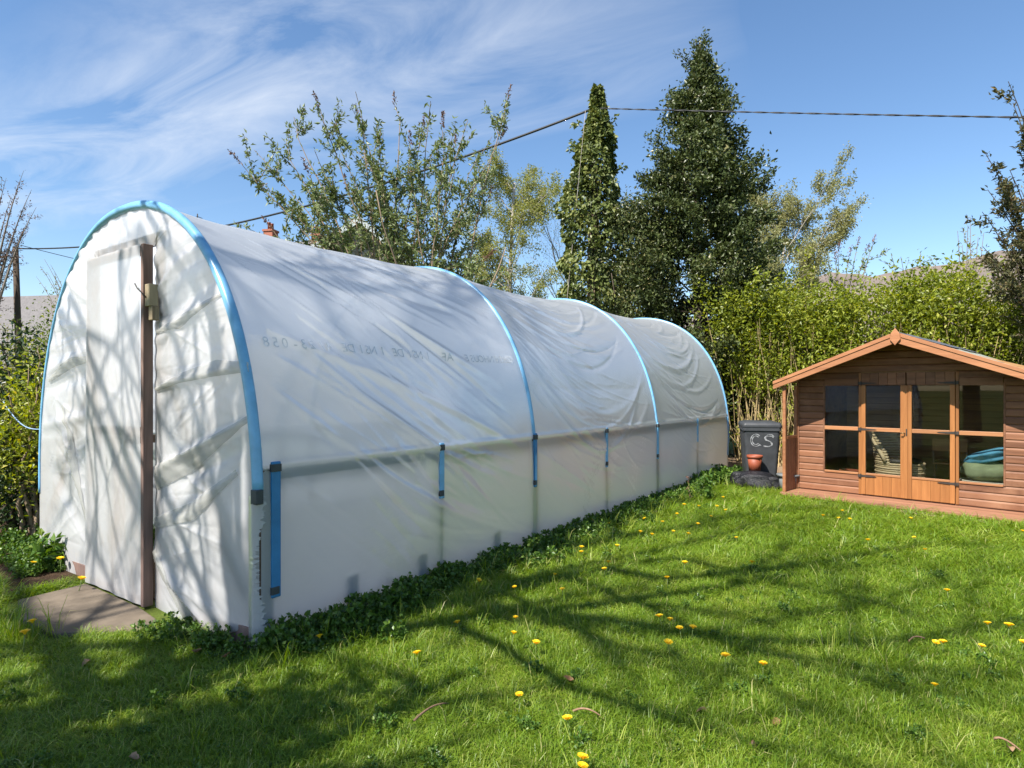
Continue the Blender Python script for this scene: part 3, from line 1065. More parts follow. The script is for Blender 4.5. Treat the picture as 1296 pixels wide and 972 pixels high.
for s in (-1, 1):
    a, b = sorted((s * WX0, s * WX1))
    jam = frame_bar('window', a, b, WZ0 - 0.028, WZ0, M['rail'], -0.03, 0.012)
    frame_bar('frame_rail', a, b, 1.005, 1.06, M['rail'], -0.028, 0.012, parent=jam)
    frame_bar('frame_rail', a, b, WZ1 - 0.005, 1.757, M['clad'], -0.028, 0.012, parent=jam)
    e0, e1 = (-WX1 - 0.022, -WX1) if s < 0 else (WX1, WX1 + 0.022)
    frame_bar('frame_stile', e0, e1, WZ0 - 0.02, WZ1 + 0.03, M['clad'], -0.024, 0.012, parent=jam)
    for (za, zb) in ((WZ0, 1.005), (1.06, WZ1 - 0.005)):
        sbox('pane', M['glass'], a + 0.001, b - 0.001, -0.004, 0.0, za, zb, parent=jam, bev=0)
    # mullion between window and door
    a, b = sorted((s * 0.562, s * 0.598))
    frame_bar('mullion', a, b, ZF, 1.84, M['door'], -0.022, 0.02)
    # door leaf
    a, b = sorted((s * 0.004, s * 0.558))
    inn, outr = (a, b) if s > 0 else (b, a)
    st0, st1 = sorted((s * 0.004, s * 0.068))
    leaf = frame_bar('door', st0, st1, ZF + 0.008, 1.66, M['door'], -0.04, -0.002)
    h0, h1 = sorted((s * 0.503, s * 0.558))
    frame_bar('stile', h0, h1, ZF + 0.008, 1.66, M['door'], -0.04, -0.002, parent=leaf)
    p0, p1 = sorted((s * 0.0685, s * 0.5025))
    frame_bar('middle_rail', p0, p1, 1.005, 1.06, M['rail'], -0.038, -0.004, parent=leaf)
    frame_bar('bottom_rail', p0, p1, 0.375, 0.405, M['rail'], -0.040, -0.004, parent=leaf)
    nb = 4
    for k in range(nb):
        q0 = p0 + (p1 - p0) * k / nb
        q1 = p0 + (p1 - p0) * (k + 1) / nb
        frame_bar('door_board', q0 + 0.0006, q1 - 0.0006, ZF + 0.008, 0.374, M['door'], -0.032, -0.006, parent=leaf, bev=0.0025)
    for (za, zb) in ((0.405, 1.005), (1.06, 1.655)):
        sbox('pane', M['glass'], p0 + 0.001, p1 - 0.001, -0.02, -0.016, za, zb, parent=leaf, bev=0)
    d0, d1 = sorted((s * 0.07, s * 0.558))
    for k in range(5):
        q0 = d0 - (0.064 if s > 0 else 0) + (d1 - d0 + 0.064) * k / 5
        q1 = d0 - (0.064 if s > 0 else 0) + (d1 - d0 + 0.064) * (k + 1) / 5
        frame_bar('door_board', q0 + 0.001, q1 - 0.001, 1.664, 1.835, M['clad'], -0.034, -0.004, parent=leaf, bev=0.003)
    # strap hinges
    for zc in (0.36, 1.03, 1.69):
        m_ = MB()
        o1, o2, o3 = s * 0.60, s * 0.54, s * 0.38
        y = -0.0445
        poly = [(o1, y, zc - 0.022), (o2, y, zc - 0.016), (o3, y, zc - 0.006), (o3 - s * 0.02, y, zc), (o3, y, zc + 0.006), (o2, y, zc + 0.016), (o1, y, zc + 0.022)]
        if s > 0:
            poly = poly[::-1]
        m_.prism(poly, (0, 0.004, 0))
        m_.tube([(s * 0.562, y, zc - 0.03), (s * 0.562, y, zc + 0.03)], 0.007, 8)
        m_.build('hinge', M['iron'], leaf)
sbox('door_cover_strip', M['door'], -0.022, 0.022, -0.052, -0.0405, ZF + 0.01, 1.655)
m_ = MB()
m_.tube([(-0.012, -0.055, 1.0), (-0.012, -0.085, 1.0), (-0.055, -0.088, 1.0)], 0.008, 8)
m_.build('door_handle', M['brass'], sh, True)
sbox('lock_plate', M['iron'], 0.002, 0.018, -0.056, -0.0525, 0.96, 1.06)

# roof: boarded slopes, felt in strips, ridge felt, barge boards with apex piece
for s in (-1, 1):
    ex = HW + 0.13
    def rp(x, y, dz):
        return (s * x, y, ZR - (ZR - ZE) * x / (HW + 0.08) + dz)
    y0, y1 = -OV, DEP + 0.08
    m_ = MB()
    pol = [rp(0, y0, 0.0), rp(ex, y0, 0.0), rp(ex, y0, 0.02), rp(0, y0, 0.02)]
    m_.prism(pol if s < 0 else pol[::-1], (0, y1 - y0, 0))
    m_.build('roof_deck', M['inner'], sh)
    cuts = [0.0, 0.52, 1.06, ex + 0.01]
    for k in range(3):
        za = 0.0235 + 0.004 * (k == 0)
        m_ = MB()
        nn = 24
        ys = np.linspace(y0 - 0.012, y1, nn)
        rows = []
        for xx in np.linspace(cuts[k] if k == 0 else cuts[k] - 0.05, cuts[k + 1], 10):
            w_ = 0.0025 * np.sin(ys * 5 + xx * 9) + 0.002 * np.sin(ys * 13 + k)
            zk = za + 0.004 * (2 - k) * (1 if k else 2)
            rows.append([(s * xx, yy, ZR - (ZR - ZE) * xx / (HW + 0.08) + zk + ww) for yy, ww in zip(ys, w_)])
        m_.grid(np.array(rows))
        o = m_.build('felt_strip', M['felt_ridge'] if k == 0 else M['felt'], sh, True)
        sol = o.modifiers.new('thick', 'SOLIDIFY')
        sol.thickness = 0.005
    # barge board
    m_ = MB()
    q0, q1 = 0.01, ex + 0.03
    pol = [rp(q0, y0 - 0.045, -0.105), rp(q1, y0 - 0.045, -0.085), rp(q1, y0 - 0.045, 0.028), rp(q0, y0 - 0.045, 0.036)]
    m_.prism(pol if s > 0 else pol[::-1], (0, 0.03, 0))
    bevel(m_.build('barge_board', M['fascia'], sh), 0.004)
    m_ = MB()
    pol = [rp(q0 + .05, y0 - 0.056, -0.012), rp(q1 - 0.0, y0 - 0.056, -0.012), rp(q1, y0 - 0.056, 0.034), rp(q0 + .05, y0 - 0.056, 0.040)]
    m_.prism(pol if s > 0 else pol[::-1], (0, 0.0105, 0))
    bevel(m_.build('barge_strip', M['fascia'], sh), 0.003)
m_ = MB()
y = -OV - 0.075
pol = [(0, y, ZR - 0.14), (0.062, y, ZR - 0.06), (0.05, y, ZR + 0.02), (0, y, ZR + 0.09), (-0.05, y, ZR + 0.02), (-0.062, y, ZR - 0.06)]
m_.prism(pol, (0, 0.018, 0))
bevel(m_.build('apex_diamond', M['fascia'], sh), 0.004)
m_ = MB()
m_.prism([(-0.04, DEP - .2, ZR + 0.02), (0.03, DEP - .2, ZR + 0.02), (0.0, DEP - .2, ZR + 0.10)], (0, 0.02, 0))
m_.build('rear_finial', M['fascia'], sh)


def shw(x, y, z):
    c, s_ = math.cos(R(-45)), math.sin(R(-45))
    return (SH[0] + c * x - s_ * y, SH[1] + s_ * x + c * y, z)


# things seen through the glass
wc = empty('wicker_chair', shw(-0.20, 0.50, ZF), R(-60), 'pale wicker chair with curved back inside the summerhouse', 'chair')
m_ = MB()
a = np.linspace(-0.75 * np.pi, 0.75 * np.pi, 30)
for k, zz_ in enumerate(np.linspace(0.10, 0.44, 12)):
    rr_ = 0.30 + 0.008 * (k % 2)
    m_.tube(np.stack([rr_ * np.cos(a * 1.33), rr_ * np.sin(a * 1.33), np.full(30, zz_)], -1), 0.016, 6)
m_.build('basket_seat', M['wicker'], wc, True)
m_ = MB()
for k, zz_ in enumerate(np.linspace(0.46, 0.88, 12)):
    b = a * (0.70 - 0.35 * (k / 11) ** 2)
    rr_ = 0.31 + 0.05 * k / 11
    m_.tube(np.stack([rr_ * np.cos(b + np.pi), rr_ * np.sin(b + np.pi), np.full(30, zz_)], -1), 0.018, 6)
m_.build('backrest', M['wicker'], wc, True)
m_ = MB()
b = np.linspace(0, np.pi, 30)
m_.tube(np.stack([-0.36 * np.sin(b) - 0.02, 0.34 * np.cos(b), 0.48 + 0.46 * np.sin(b) ** 0.8], -1), 0.026, 8)
m_.build('rim', M['wicker'], wc, True)
m_ = MB()
m_.lathe([(0.001, 0.43), (0.22, 0.43), (0.27, 0.46), (0.26, 0.50), (0.2, 0.52), (0.001, 0.53)], 24)
m_.build('cushion', M['iron'], wc, True)
for aa in (0.7, 2.4, 3.9, 5.5):
    m_ = MB()
    m_.tube([(0.27 * math.cos(aa), 0.27 * math.sin(aa), 0.0), (0.26 * math.cos(aa), 0.26 * math.sin(aa), 0.12)], 0.02, 8)
    m_.build('leg', M['wicker'], wc, True)


def lump(c, r, seed, name, mat, n=30, squash=0.25, parent=None):
    """a slack, creased bundle"""
    q = np.random.default_rng(seed)
    a = np.linspace(0, 2 * np.pi, 2 * n, endpoint=False)
    b = np.linspace(-np.pi / 2, np.pi / 2, n)
    B, A = np.meshgrid(b, a, indexing='ij')
    d = np.ones_like(A)
    for k in range(16):
        f = unit(q.normal(size=3)) * q.uniform(2, 9)
        d += 0.05 / (1 + k * .12) * np.sin(np.cos(B) * np.cos(A) * f[0] + np.cos(B) * np.sin(A) * f[1] + np.sin(B) * f[2] + q.uniform(0, 6))
    z_ = np.sign(np.sin(B)) * np.abs(np.sin(B)) ** (1 - squash)
    Pp = np.stack([r[0] * np.cos(B) ** 0.8 * np.cos(A) * d, r[1] * np.cos(B) ** 0.8 * np.sin(A) * d, r[2] * z_ * d], -1)
    Pp[..., 2] = np.maximum(Pp[..., 2], -r[2] * 0.92)
    m_ = MB()
    m_.grid(Pp, closed=True)
    o = m_.build(name, mat, parent, True)
    o.location = c
    return o


lo = empty('lounger_frame', shw(0.90, 0.34, ZF), R(-45), 'pale bent cane stool under the green bundle', 'stool')
m_ = MB()
for zz_, rr_ in ((0.29, 0.27), (0.04, 0.25)):
    b = np.linspace(0, 2 * np.pi, 40)
    m_.tube(np.stack([1.25 * rr_ * np.cos(b), rr_ * np.sin(b), np.full(40, zz_)], -1), 0.02, 8, cap=False)
m_.build('hoop', M['cream'], lo, True)
m_ = MB()
m_.lathe([(0.001, 0.265), (0.25, 0.265), (0.27, 0.285), (0.25, 0.305), (0.001, 0.305)], 28)
m_.build('seat', M['cream'], lo, True)
for aa in (0.6, 2.2, 3.7, 5.3):
    m_ = MB()
    m_.tube([(0.30 * math.cos(aa), 0.24 * math.sin(aa), 0.0), (0.31 * math.cos(aa), 0.25 * math.sin(aa), 0.28)], 0.018, 8)
    m_.build('leg', M['cream'], lo, True)
o = lump(shw(0.90, 0.34, ZF + 0.305 + 0.125), (0.34, 0.24, 0.135), 3, 'cloth_bundle', M['greencloth'])
o.rotation_euler = (0, R(0), R(-45))
tag(o, 'olive green cloth bundle behind the right-hand lower pane', 'bundle')
o = lump(shw(0.90, 0.34, ZF + 0.305 + 0.25 + 0.09), (0.33, 0.20, 0.085), 9, 'cushion', M['bluecloth'])
o.rotation_euler = (0, R(-20), R(-45))
tag(o, 'blue cushion lying on the olive green bundle', 'cushion')
fs = empty('folding_chair', shw(0.32, 1.1, ZF), R(-40), 'dark slim chair frame behind the right glazed door', 'chair')
for sx in (-0.2, 0.2):
    m_ = MB()
    m_.tube([(sx, 0.22, 0), (sx, -0.16, 0.42), (sx, -0.2, 0.8)], 0.012, 6)
    m_.build('leg', M['bark_tan'], fs, True)
    m_ = MB()
    m_.tube([(sx, -0.2, 0), (sx, 0.2, 0.42)], 0.012, 6)
    m_.build('leg', M['bark_tan'], fs, True)
MB().box(-0.21, 0.21, -0.18, 0.22, 0.42, 0.44).build('seat', M['inner'], fs)
MB().box(-0.21, 0.21, -0.215, -0.19, 0.62, 0.80).build('backrest', M['inner'], fs)
po = MB().lathe([(0.001, 0), (0.09, 0), (0.12, 0.2), (0.13, 0.2), (0.13, 0.23), (0.115, 0.23), (0.1, 0.19), (0.001, 0.19)], 20).build('flower_pot', M['pot'], None, True)
po.location = shw(-0.86, 0.5, ZF)
po.scale = (1.2, 1.2, 1.2)
tag(po, 'red flower pot on the floor behind the lower left pane', 'flower pot')

# flagstones along the deck
for k, (x0, x1, mat, z1) in enumerate([(-1.66, -1.22, 'slab', .03), (-1.2, -0.55, 'flag', .022), (-0.53, 0.05, 'flag', .02), (0.07, 0.62, 'flag', .033), (0.64, 1.22, 'flag', .03), (1.24, 1.80, 'flag', .028)]):
    m_ = MB().box(-(x1 - x0) / 2, (x1 - x0) / 2, -0.09, 0.09, -0.03, z1)
    o = m_.build('edging_stone', M[mat])
    o.location = shw((x0 + x1) / 2, -OV - 0.16 + 0.01 * math.sin(k * 5), 0)
    o.rotation_euler = (0, 0, R(-45 + 1.3 * math.sin(k * 3)))
    bevel(o, 0.01)
    tag(o, ['mossy grey edging stone beside the left porch post', 'pale edging stone below the left summerhouse window', 'sunken edging stone in front of the left door leaf', 'raised pale edging stone in front of the right door leaf',
            'pinkish edging stone below the right summerhouse window', 'edging stone at the right end of the summerhouse deck'][k], 'edging stone')

# ------------------------------------------------------------------ wheelie bin and clutter
bn = empty('wheelie_bin', (4.14, 10.45, 0), R(-14), 'dark grey wheelie bin painted with white letters CS', 'wheelie bin')


def bin_ring(z, hx, hy, r=0.05, n=6):
    out = []
    for (sx, sy, a0) in ((1, 1, 0), (-1, 1, 90), (-1, -1, 180), (1, -1, 270)):
        for k in range(n):
            a = R(a0 + 90 * k / (n - 1))
            out.append((sx * (hx - r) + r * math.cos(a), sy * (hy - r) + r * math.sin(a), z))
    return out


m_ = MB()
secs = [(0.0, .215, .25), (0.02, .225, .26), (0.5, .255, .30), (0.93, .278, .335), (0.93, .295, .352), (0.985, .295, .352), (0.985, .27, .33)]
m_.grid(np.array([bin_ring(*s_) for s_ in secs]), closed=True)
m_.build('body', M['bin'], bn, True)
for f in bn.children[0].data.polygons:
    f.use_smooth = False
m_ = MB()
secs = [(0.987, .30, .36), (1.02, .305, .365), (1.055, .29, .35), (1.075, .22, .28), (1.08, .05, .05)]
m_.grid(np.array([bin_ring(*s_) for s_ in secs]), closed=True)
m_.build('lid', M['bin'], bn, True)
for sx in (-1, 1):
    m_ = MB()
    a = np.linspace(0, 2 * np.pi, 20, endpoint=False)
    m_.tube([(sx * 0.22, 0.27, 0.10), (sx * 0.28, 0.27, 0.10)], 0.10, 20)
    m_.build('wheel', M['iron'], bn)
m_ = MB()
m_.tube([(-0.22, 0.35, 0.99), (-0.22, 0.43, 1.0), (0.22, 0.43, 1.0), (0.22, 0.35, 0.99)], 0.018, 8)
m_.build('handle', M['bin'], bn, True)


# hand-painted letters, outlined twice as on the bin
def bin_face(x, z):
    hy = np.interp(z, [0.02, 0.5, 0.93], [.26, .30, .335])
    return (x, -hy - 0.004, z)


def stroke(mb_, pts, w=0.0065):
    pts = np.array(pts)
    n = 40
    s_ = np.linspace(0, 1, n)
    k = np.concatenate([[0], np.cumsum(np.hypot(*np.diff(pts, axis=0).T))])
    k /= k[-1]
    x, z_ = np.interp(s_, k, pts[:, 0]), np.interp(s_, k, pts[:, 1])
    nx, nz__ = -np.gradient(z_), np.gradient(x)
    l = np.hypot(nx, nz__) + 1e-9
    ww = w * (0.8 + 0.35 * np.sin(s_ * 21))
    rows = [[bin_face(a + q * b / d * c, e + q * f / d * c) for a, b, d, c, e, f in zip(x, nx, l, ww, z_, nz__)] for q in (-1, 1)]
    mb_.grid(np.array(rows))


DZ = 0.075
for cx_, which in ((-0.095, 'C'), (0.10, 'S')):
    m_ = MB()
    if which == 'C':
        for rr_ in (0.10, 0.07):
            a = np.linspace(R(45), R(315), 30)
            stroke(m_, np.stack([cx_ + rr_ * 0.8 * np.cos(a), 0.70 + DZ + rr_ * np.sin(a)], -1))
        stroke(m_, [(cx_ + 0.05, 0.63 + DZ), (cx_ + 0.08, 0.615 + DZ)])
    else:
        for o_ in (0.0, 0.032):
            s_pts = [(cx_ + 0.085 + o_ * .3, 0.755 + o_ * .6), (cx_ + 0.05, 0.785 + o_), (cx_ - 0.01, 0.785 + o_), (cx_ - 0.06 - o_ * .5, 0.755), (cx_ - 0.045 - o_ * .4, 0.715 - o_ * .3), (cx_ + 0.03, 0.685 - o_ * .2),
                     (cx_ + 0.07 - o_ * .7, 0.645), (cx_ + 0.055, 0.605 + o_ * .2), (cx_, 0.59 - o_ * .4), (cx_ - 0.09, 0.595 - o_ * .2)]
            stroke(m_, [(x__ * .85 + cx_ * .15, (z__ - .69) * .85 + .69 + DZ) for x__, z__ in s_pts])
    m_.build('painted_letter', M['paint'], bn)

bg_ = lump((3.86, 9.98, 0.145), (0.35, 0.24, 0.16), 5, 'rubbish_bag', M['bag'], squash=0.15)
bg_.rotation_euler = (0, 0, R(-20))
tag(bg_, 'black plastic rubbish bag slumped before the wheelie bin', 'rubbish bag')
bg2 = lump((4.12, 9.86, 0.11), (0.15, 0.15, 0.12), 6, 'rubbish_bag', M['bag'])
tag(bg2, 'small crumpled black bag between the big bag and the grey tub', 'rubbish bag')
pt = empty('flower_pot', (3.90, 10.03, 0.285), 0, 'terracotta red flower pot resting above the black bag', 'flower pot')
MB().lathe([(0.001, 0), (0.11, 0), (0.14, 0.28), (0.001, 0.28)], 24).build('body', M['pot'], pt, True)
MB().lathe([(0.142, 0.275), (0.155, 0.28), (0.158, 0.335), (0.148, 0.335), (0.135, 0.275)], 24).build('rim', M['pot'], pt, True)
pt.scale = (.78, .78, .78)
tb = empty('plastic_tub', (4.30, 9.72, 0), R(20), 'small grey plastic tub beside the left porch post', 'tub')
MB().lathe([(0.001, 0), (0.12, 0), (0.145, 0.26), (0.13, 0.26), (0.11, 0.02), (0.001, 0.02)], 24).build('body', M['tub'], tb, True)
MB().lathe([(0.147, 0.25), (0.17, 0.255), (0.17, 0.285), (0.02, 0.29), (0.001, 0.29)], 24).build('rim', M['tub'], tb, True)

# ------------------------------------------------------------------ vegetation helpers
def add_leaves(mb, C, size, q, axis=None, spread=1.0, aspect=0.42, fold=0.18, tint=None, droop=0.0):
    """leaf-shaped folded blades at the points C"""
    C = np.asarray(C, float)
    n = len(C)
    if n == 0:
        return
    a = q.normal(size=(n, 3)) * spread
    if axis is not None:
        a = a + np.asarray(axis)
    a[:, 2] -= droop
    a = unit(a)
    r_ = unit(q.normal(size=(n, 3)) + np.array([0, 0, 0.9]))
    side = unit(np.cross(a, r_))
    nor = np.cross(side, a)
    L = (size * q.uniform(0.65, 1.3, n))[:, None]
    w = L * aspect * 0.5
    V = np.stack([C, C + a * L * 0.45 + side * w + nor * L * fold, C + a * L - nor * L * 0.08, C + a * L * 0.45 - side * w + nor * L * fold], 1)
    b = np.arange(n)[:, None] * 4
    F = np.concatenate([b + np.array([[0, 1, 2]]), b + np.array([[0, 2, 3]])])
    if tint is None:
        tint = np.clip(q.beta(2.0, 2.0, n), 0, 1)
    mb.add(V.reshape(-1, 3), F, np.repeat(tint, 4))


def along(poly, q, n, t0=0.0, t1=1.0):
    """n random points on a polyline, and its direction there"""
    poly = np.asarray(poly)
    s = np.concatenate([[0], np.cumsum(np.linalg.norm(np.diff(poly, axis=0), axis=1))])
    x = q.uniform(t0, t1, n) * s[-1]
    P = np.stack([np.interp(x, s, poly[:, k]) for k in range(3)], -1)
    P2 = np.stack([np.interp(x + 0.02 * s[-1], s, poly[:, k]) for k in range(3)], -1)
    return P, unit(P2 - P + 1e-9)


def wiggle(p0, d, L, q, n=8, wob=0.12, up=0.0):
    pts = [np.asarray(p0, float)]
    d = unit(d)
    for k in range(n):
        d = unit(d + q.normal(size=3) * wob + np.array([0, 0, up]))
        pts.append(pts[-1] + d * L / n)
    return np.array(pts)


def grow(q, p, d, L, r, lvl, prm, out):
    n = prm.get('seg', [10, 8, 6, 5, 4])[lvl]
    pts = wiggle(p, d, L, q, n, prm['wob'][lvl], prm['up'][lvl])
    rad = np.linspace(r, r * prm.get('taper', 0.35), n + 1)
    out.append((lvl, pts, rad))
    if lvl + 1 >= prm['levels']:
        return
    cnt = prm['n'][lvl]
    for k in range(cnt):
        f = prm['start'][lvl] + (1 - prm['start'][lvl]) * (k + q.uniform(0.1, .9)) / cnt
        i = min(int(f * n), n - 1)
        b = pts[i] + (pts[i + 1] - pts[i]) * (f * n - i)
        t = unit(pts[i + 1] - pts[i])
        perp = unit(np.cross(t, q.normal(size=3)))
        ang = R(prm['ang'][lvl] + q.normal() * 9)
        nd = t * math.cos(ang) + perp * math.sin(ang)
        grow(q, b, nd, L * prm['ratio'][lvl] * q.uniform(.7, 1.2) * (1 - 0.45 * f if prm.get('cone') else 1 - .25 * f), max(r * (1 - .6 * f) * prm.get('rr', 0.5), 0.0025), lvl + 1, prm, out)


def tree_thing(name, label, loc, cat='tree', group=None):
    return empty(name, loc, 0, label, cat, group)


def vpart(mb, name, mat, root, smooth=False):
    if mb.n == 0:
        return None
    o = mb.build(name, mat, None, smooth)
    o.data.transform(Matrix.Translation(-Vector(root.location)))
    o.parent = root
    return o


# ------------------------------------------------------------------ holly
q = np.random.default_rng(31)
hb = np.array([4.58, 15.3, 0])
holly = tree_thing('holly_tree', 'tall dark green conical holly tree behind the far tunnel end', tuple(hb))
hz = [0.0, 1.5, 3.4, 5.2, 6.3, 7.2, 8.4, 9.3, 10.1]
hr = [2.0, 2.25, 2.25, 1.88, 1.6, 1.32, .70, .30, .04]
trunk, crown, limbs = MB(), MB(), MB()
trunk.tube(np.array([(0, 0, 0), (.05, .03, 3), (-.05, 0, 6), (.02, 0, 8.4), (0.03, 0, 10.2)]) + hb, [.2, .16, .1, .05, .012], 10)
for k in range(430):
    z0 = 9.95 * (1 - q.uniform(0, 1) ** 0.8 * 0.96)
    r0 = np.interp(z0, hz, hr) * q.choice([q.uniform(.5, .95), q.uniform(.9, 1.12)], p=[.45, .55]) * (1 + 0.12 * math.sin(z0 * 3.1)) * (q.uniform(1.12, 1.4) if q.uniform() < .04 else 1)
    a = q.uniform(0, 2 * np.pi)
    d = np.array([math.cos(a), math.sin(a), q.uniform(-.05, .55)])
    pts = wiggle(hb + np.array([0, 0, z0 - 0.25 * r0]), d, r0 * 1.05, q, 6, .12, .06)
    if k % 3 == 0:
        limbs.tube(pts, np.linspace(.028, .006, 7), 5, cap=False)
    nc = int(5 + 5 * r0)
    C, D = along(pts, q, nc, .45, 1.0)
    for c, d_ in zip(C, D):
        m = 26
        s_ = q.uniform(.07, .15)
        shade = q.uniform(-.18, .18)
        pc = c + q.normal(size=(m, 3)) * s_ * np.array([1, 1, .8])
        add_leaves(crown, pc, .095, q, d_ * .5 + np.array([0, 0, .25]), 1.0, .55, .12, np.clip(q.beta(2, 2.2, m) * .8 + .1 + shade * 1.3, 0, 1))
# leader sprigs at the top
for k in range(26):
    b = hb + np.array([0, 0, q.uniform(7.4, 9.75)])
    pts = wiggle(b, np.array([q.normal() * .6, q.normal() * .6, .9]), q.uniform(.35, .75), q, 4, .1, .1)
    limbs.tube(pts, np.linspace(.012, .004, 5), 4, cap=False)
    C, D = along(pts, q, 60, .2, 1)
    add_leaves(crown, C + q.normal(size=C.shape) * .06, .085, q, D, .8, .5)
vpart(trunk, 'trunk', M['bark_dark'], holly, True)
vpart(limbs, 'limbs', M['bark_dark'], holly, True)
vpart(crown, 'crown', M['holly'], holly)

# lower holly beside it, under the ivy
hb2 = np.array([2.95, 15.0, 0])
hol2 = tree_thing('holly_bush', 'lower dark holly bush between the ivy pole and tall holly', tuple(hb2), 'bush')
trunk, crown = MB(), MB()
for k in range(7):
    trunk.tube(wiggle(hb2 + q.normal(size=3) * [.15, .15, 0], [q.normal() * .25, q.normal() * .25, 1], q.uniform(3, 4.6), q, 8, .08, .05), np.linspace(.05, .01, 9), 6)
for k in range(190):
    z0 = q.uniform(.6, 6.2)
    r0 = np.interp(z0, [.5, 2, 3.5, 5.2, 6.4], [1.3, 1.5, 1.3, 1.0, .2]) * q.uniform(.5, 1.12)
    a = q.uniform(0, 2 * np.pi)
    pts = wiggle(hb2 + np.array([0, 0, z0 - .3]), [math.cos(a), math.sin(a), .35], r0, q, 5, .15, .05)
    C, D = along(pts, q, 7, .3, 1)
    for c, d_ in zip(C, D):
        m = 22
        add_leaves(crown, c + q.normal(size=(m, 3)) * .15, .08, q, d_ * .5, 1, .5, .12, np.clip(q.beta(2, 2, m) + q.uniform(-.1, .3), 0, 1))
vpart(trunk, 'trunk', M['bark_dark'], hol2, True)
vpart(crown, 'crown', M['holly'], hol2)

# ------------------------------------------------------------------ ivy-clad pole with cables
pb = np.array([2.02, 15.4, 0])
ivp = empty('utility_pole', tuple(pb), 0, 'wooden utility pole thickly clad in ivy to its top', 'utility pole')
m_ = MB()
ptop = 1.6 + (493 - 109) / 790 * 15.4
m_.tube([pb, pb + [0, 0, 4], pb + [0.0, 0, ptop - .12]], [.15, .13, .07], 14)
vpart(m_, 'pole', M['pole'], ivp, True)
crown, stems = MB(), MB()
nl = 17000
z0 = ptop * q.uniform(0.02, 1.0, nl) ** .85
az_ = q.uniform(0, 2 * np.pi, nl)
lob = 1 + .22 * np.sin(az_ * 3 + z0 * 1.7) + .16 * np.sin(z0 * 4.3 + az_ * 2) + .10 * np.sin(z0 * 9 + az_)
r0 = np.interp(z0, [0, 2, 4, 5.8, 7.2, 8.3, ptop], [.90, .86, .76, .66, .46, .22, .05]) * lob
r0 = r0 * (1 - .35 * q.uniform(0, 1, nl) ** 2)
C = pb + np.stack([r0 * np.cos(az_) + .09 * np.sin(z0 * .9), r0 * np.sin(az_), z0], -1)
ax = np.stack([np.cos(az_) * .6, np.sin(az_) * .6, np.full(nl, -.75)], -1)
add_leaves(crown, C, .115, q, ax, .45, .75, .08, np.clip(q.beta(2, 2, nl) + .25 * np.sin(z0 * 5 + az_ * 4), 0, 1))
for k in range(9):
    a = q.uniform(0, 6.28)
    zs_ = np.linspace(0, ptop * q.uniform(.6, .95), 20)
    aa = a + np.cumsum(q.normal(size=20) * .12)
    stems.tube(pb + np.stack([.17 * np.cos(aa), .17 * np.sin(aa), zs_], -1), np.linspace(.025, .008, 20), 6)
# twigs sticking out
for k in range(60):
    zk = q.uniform(3, ptop - .6)
    a = q.uniform(0, 6.28)
    rk = np.interp(zk, [0, 4, 7, ptop], [.8, .65, .5, .15])
    pts = wiggle(pb + [rk * .7 * math.cos(a), rk * .7 * math.sin(a), zk], [math.cos(a), math.sin(a), .2], .4, q, 4, .2)
    C, D = along(pts, q, 14, .3, 1)
    add_leaves(crown, C + q.normal(size=C.shape) * .04, .10, q, D, .8, .7)
vpart(stems, 'ivy_stems', M['bark_tan'], ivp, True)
vpart(crown, 'ivy', M['ivy'], ivp)
# pale stay wire leaning up the pole on its left
m_ = MB()
a_ = at(712, 400, 14.6)
m_.tube(np.linspace(a_ + np.array([-.12, 0, -1.9]), at(741, 140, 15.1), 10), .006, 6)
vpart(m_, 'stay_wire', M['bark_pale'], ivp, True)

# left-hand pole
lp = gnd(26, 493 + 1264 / 27.0)
lp[2] = 0
lpole = empty('utility_pole', tuple(lp), 0, 'plain dark wooden utility pole at the far left edge', 'utility pole')
ltop = 1.6 + (493 - 313) / 790 * 27.0
m_ = MB()
m_.tube([lp, lp + [-.10, 0, ltop * .5], lp + [-.22, 0, ltop]], [.15, .13, .11], 10)
vpart(m_, 'pole', M['pole'], lpole, True)
m_ = MB()
m_.obox(lp + [-.22, -.15, ltop - .25], (.10, 0, 0), (0, .03, 0), (0, 0, .05))
vpart(m_, 'insulator', M['iron'], lpole)


def cable(name, a, b, sag, r, label, twist=False):
    t = np.linspace(0, 1, 60)
    P = np.asarray(a) + (np.asarray(b) - np.asarray(a)) * t[:, None]
    P[:, 2] -= sag * 4 * t * (1 - t)
    root = empty(name, tuple(a), 0, label, 'cable')
    if twist:
        tt_ = np.linspace(0, 1, 700)
        P2 = np.stack([np.interp(tt_, t, P[:, k]) for k in range(3)], -1)
        L = np.linalg.norm(np.asarray(b) - np.asarray(a))
        for s in (0, np.pi):
            o_ = np.stack([0 * tt_, np.cos(tt_ * L * 9 + s), np.sin(tt_ * L * 9 + s)], -1) * r * .62
            mm = MB()
            mm.tube(P2 + o_, r * .62, 5)
            vpart(mm, 'strand', M['wire'], root, True)
    else:
        mm = MB()
        mm.tube(P, r, 6)
        vpart(mm, 'strand', M['wire'], root, True)
    return root


ptie = at(752, 137, 15.3)
cable('overhead_cable', ptie, lp + [-.22, 0, ltop - .05], .95, .030, 'thick black cable running left from the ivy-clad pole')
e_ = at(1296, 143, 10.5)
cable('overhead_cable', ptie, ptie + (e_ - ptie) * 2.6, .08, .015, 'twisted black cable running right across clear sky', True)
cable('overhead_cable', lp + [-.22, 0, ltop - .1], np.array([-30, 34, 8.3]), .2, .02, 'cable leaving the left pole at the frame edge')
cable('overhead_cable', lp + [-.22, 0, ltop - .2] + np.array([0, 0, .35]), np.array([-9.9, 33.6, 6.4]), .35, .014, 'thin service cable sloping down from the left pole')

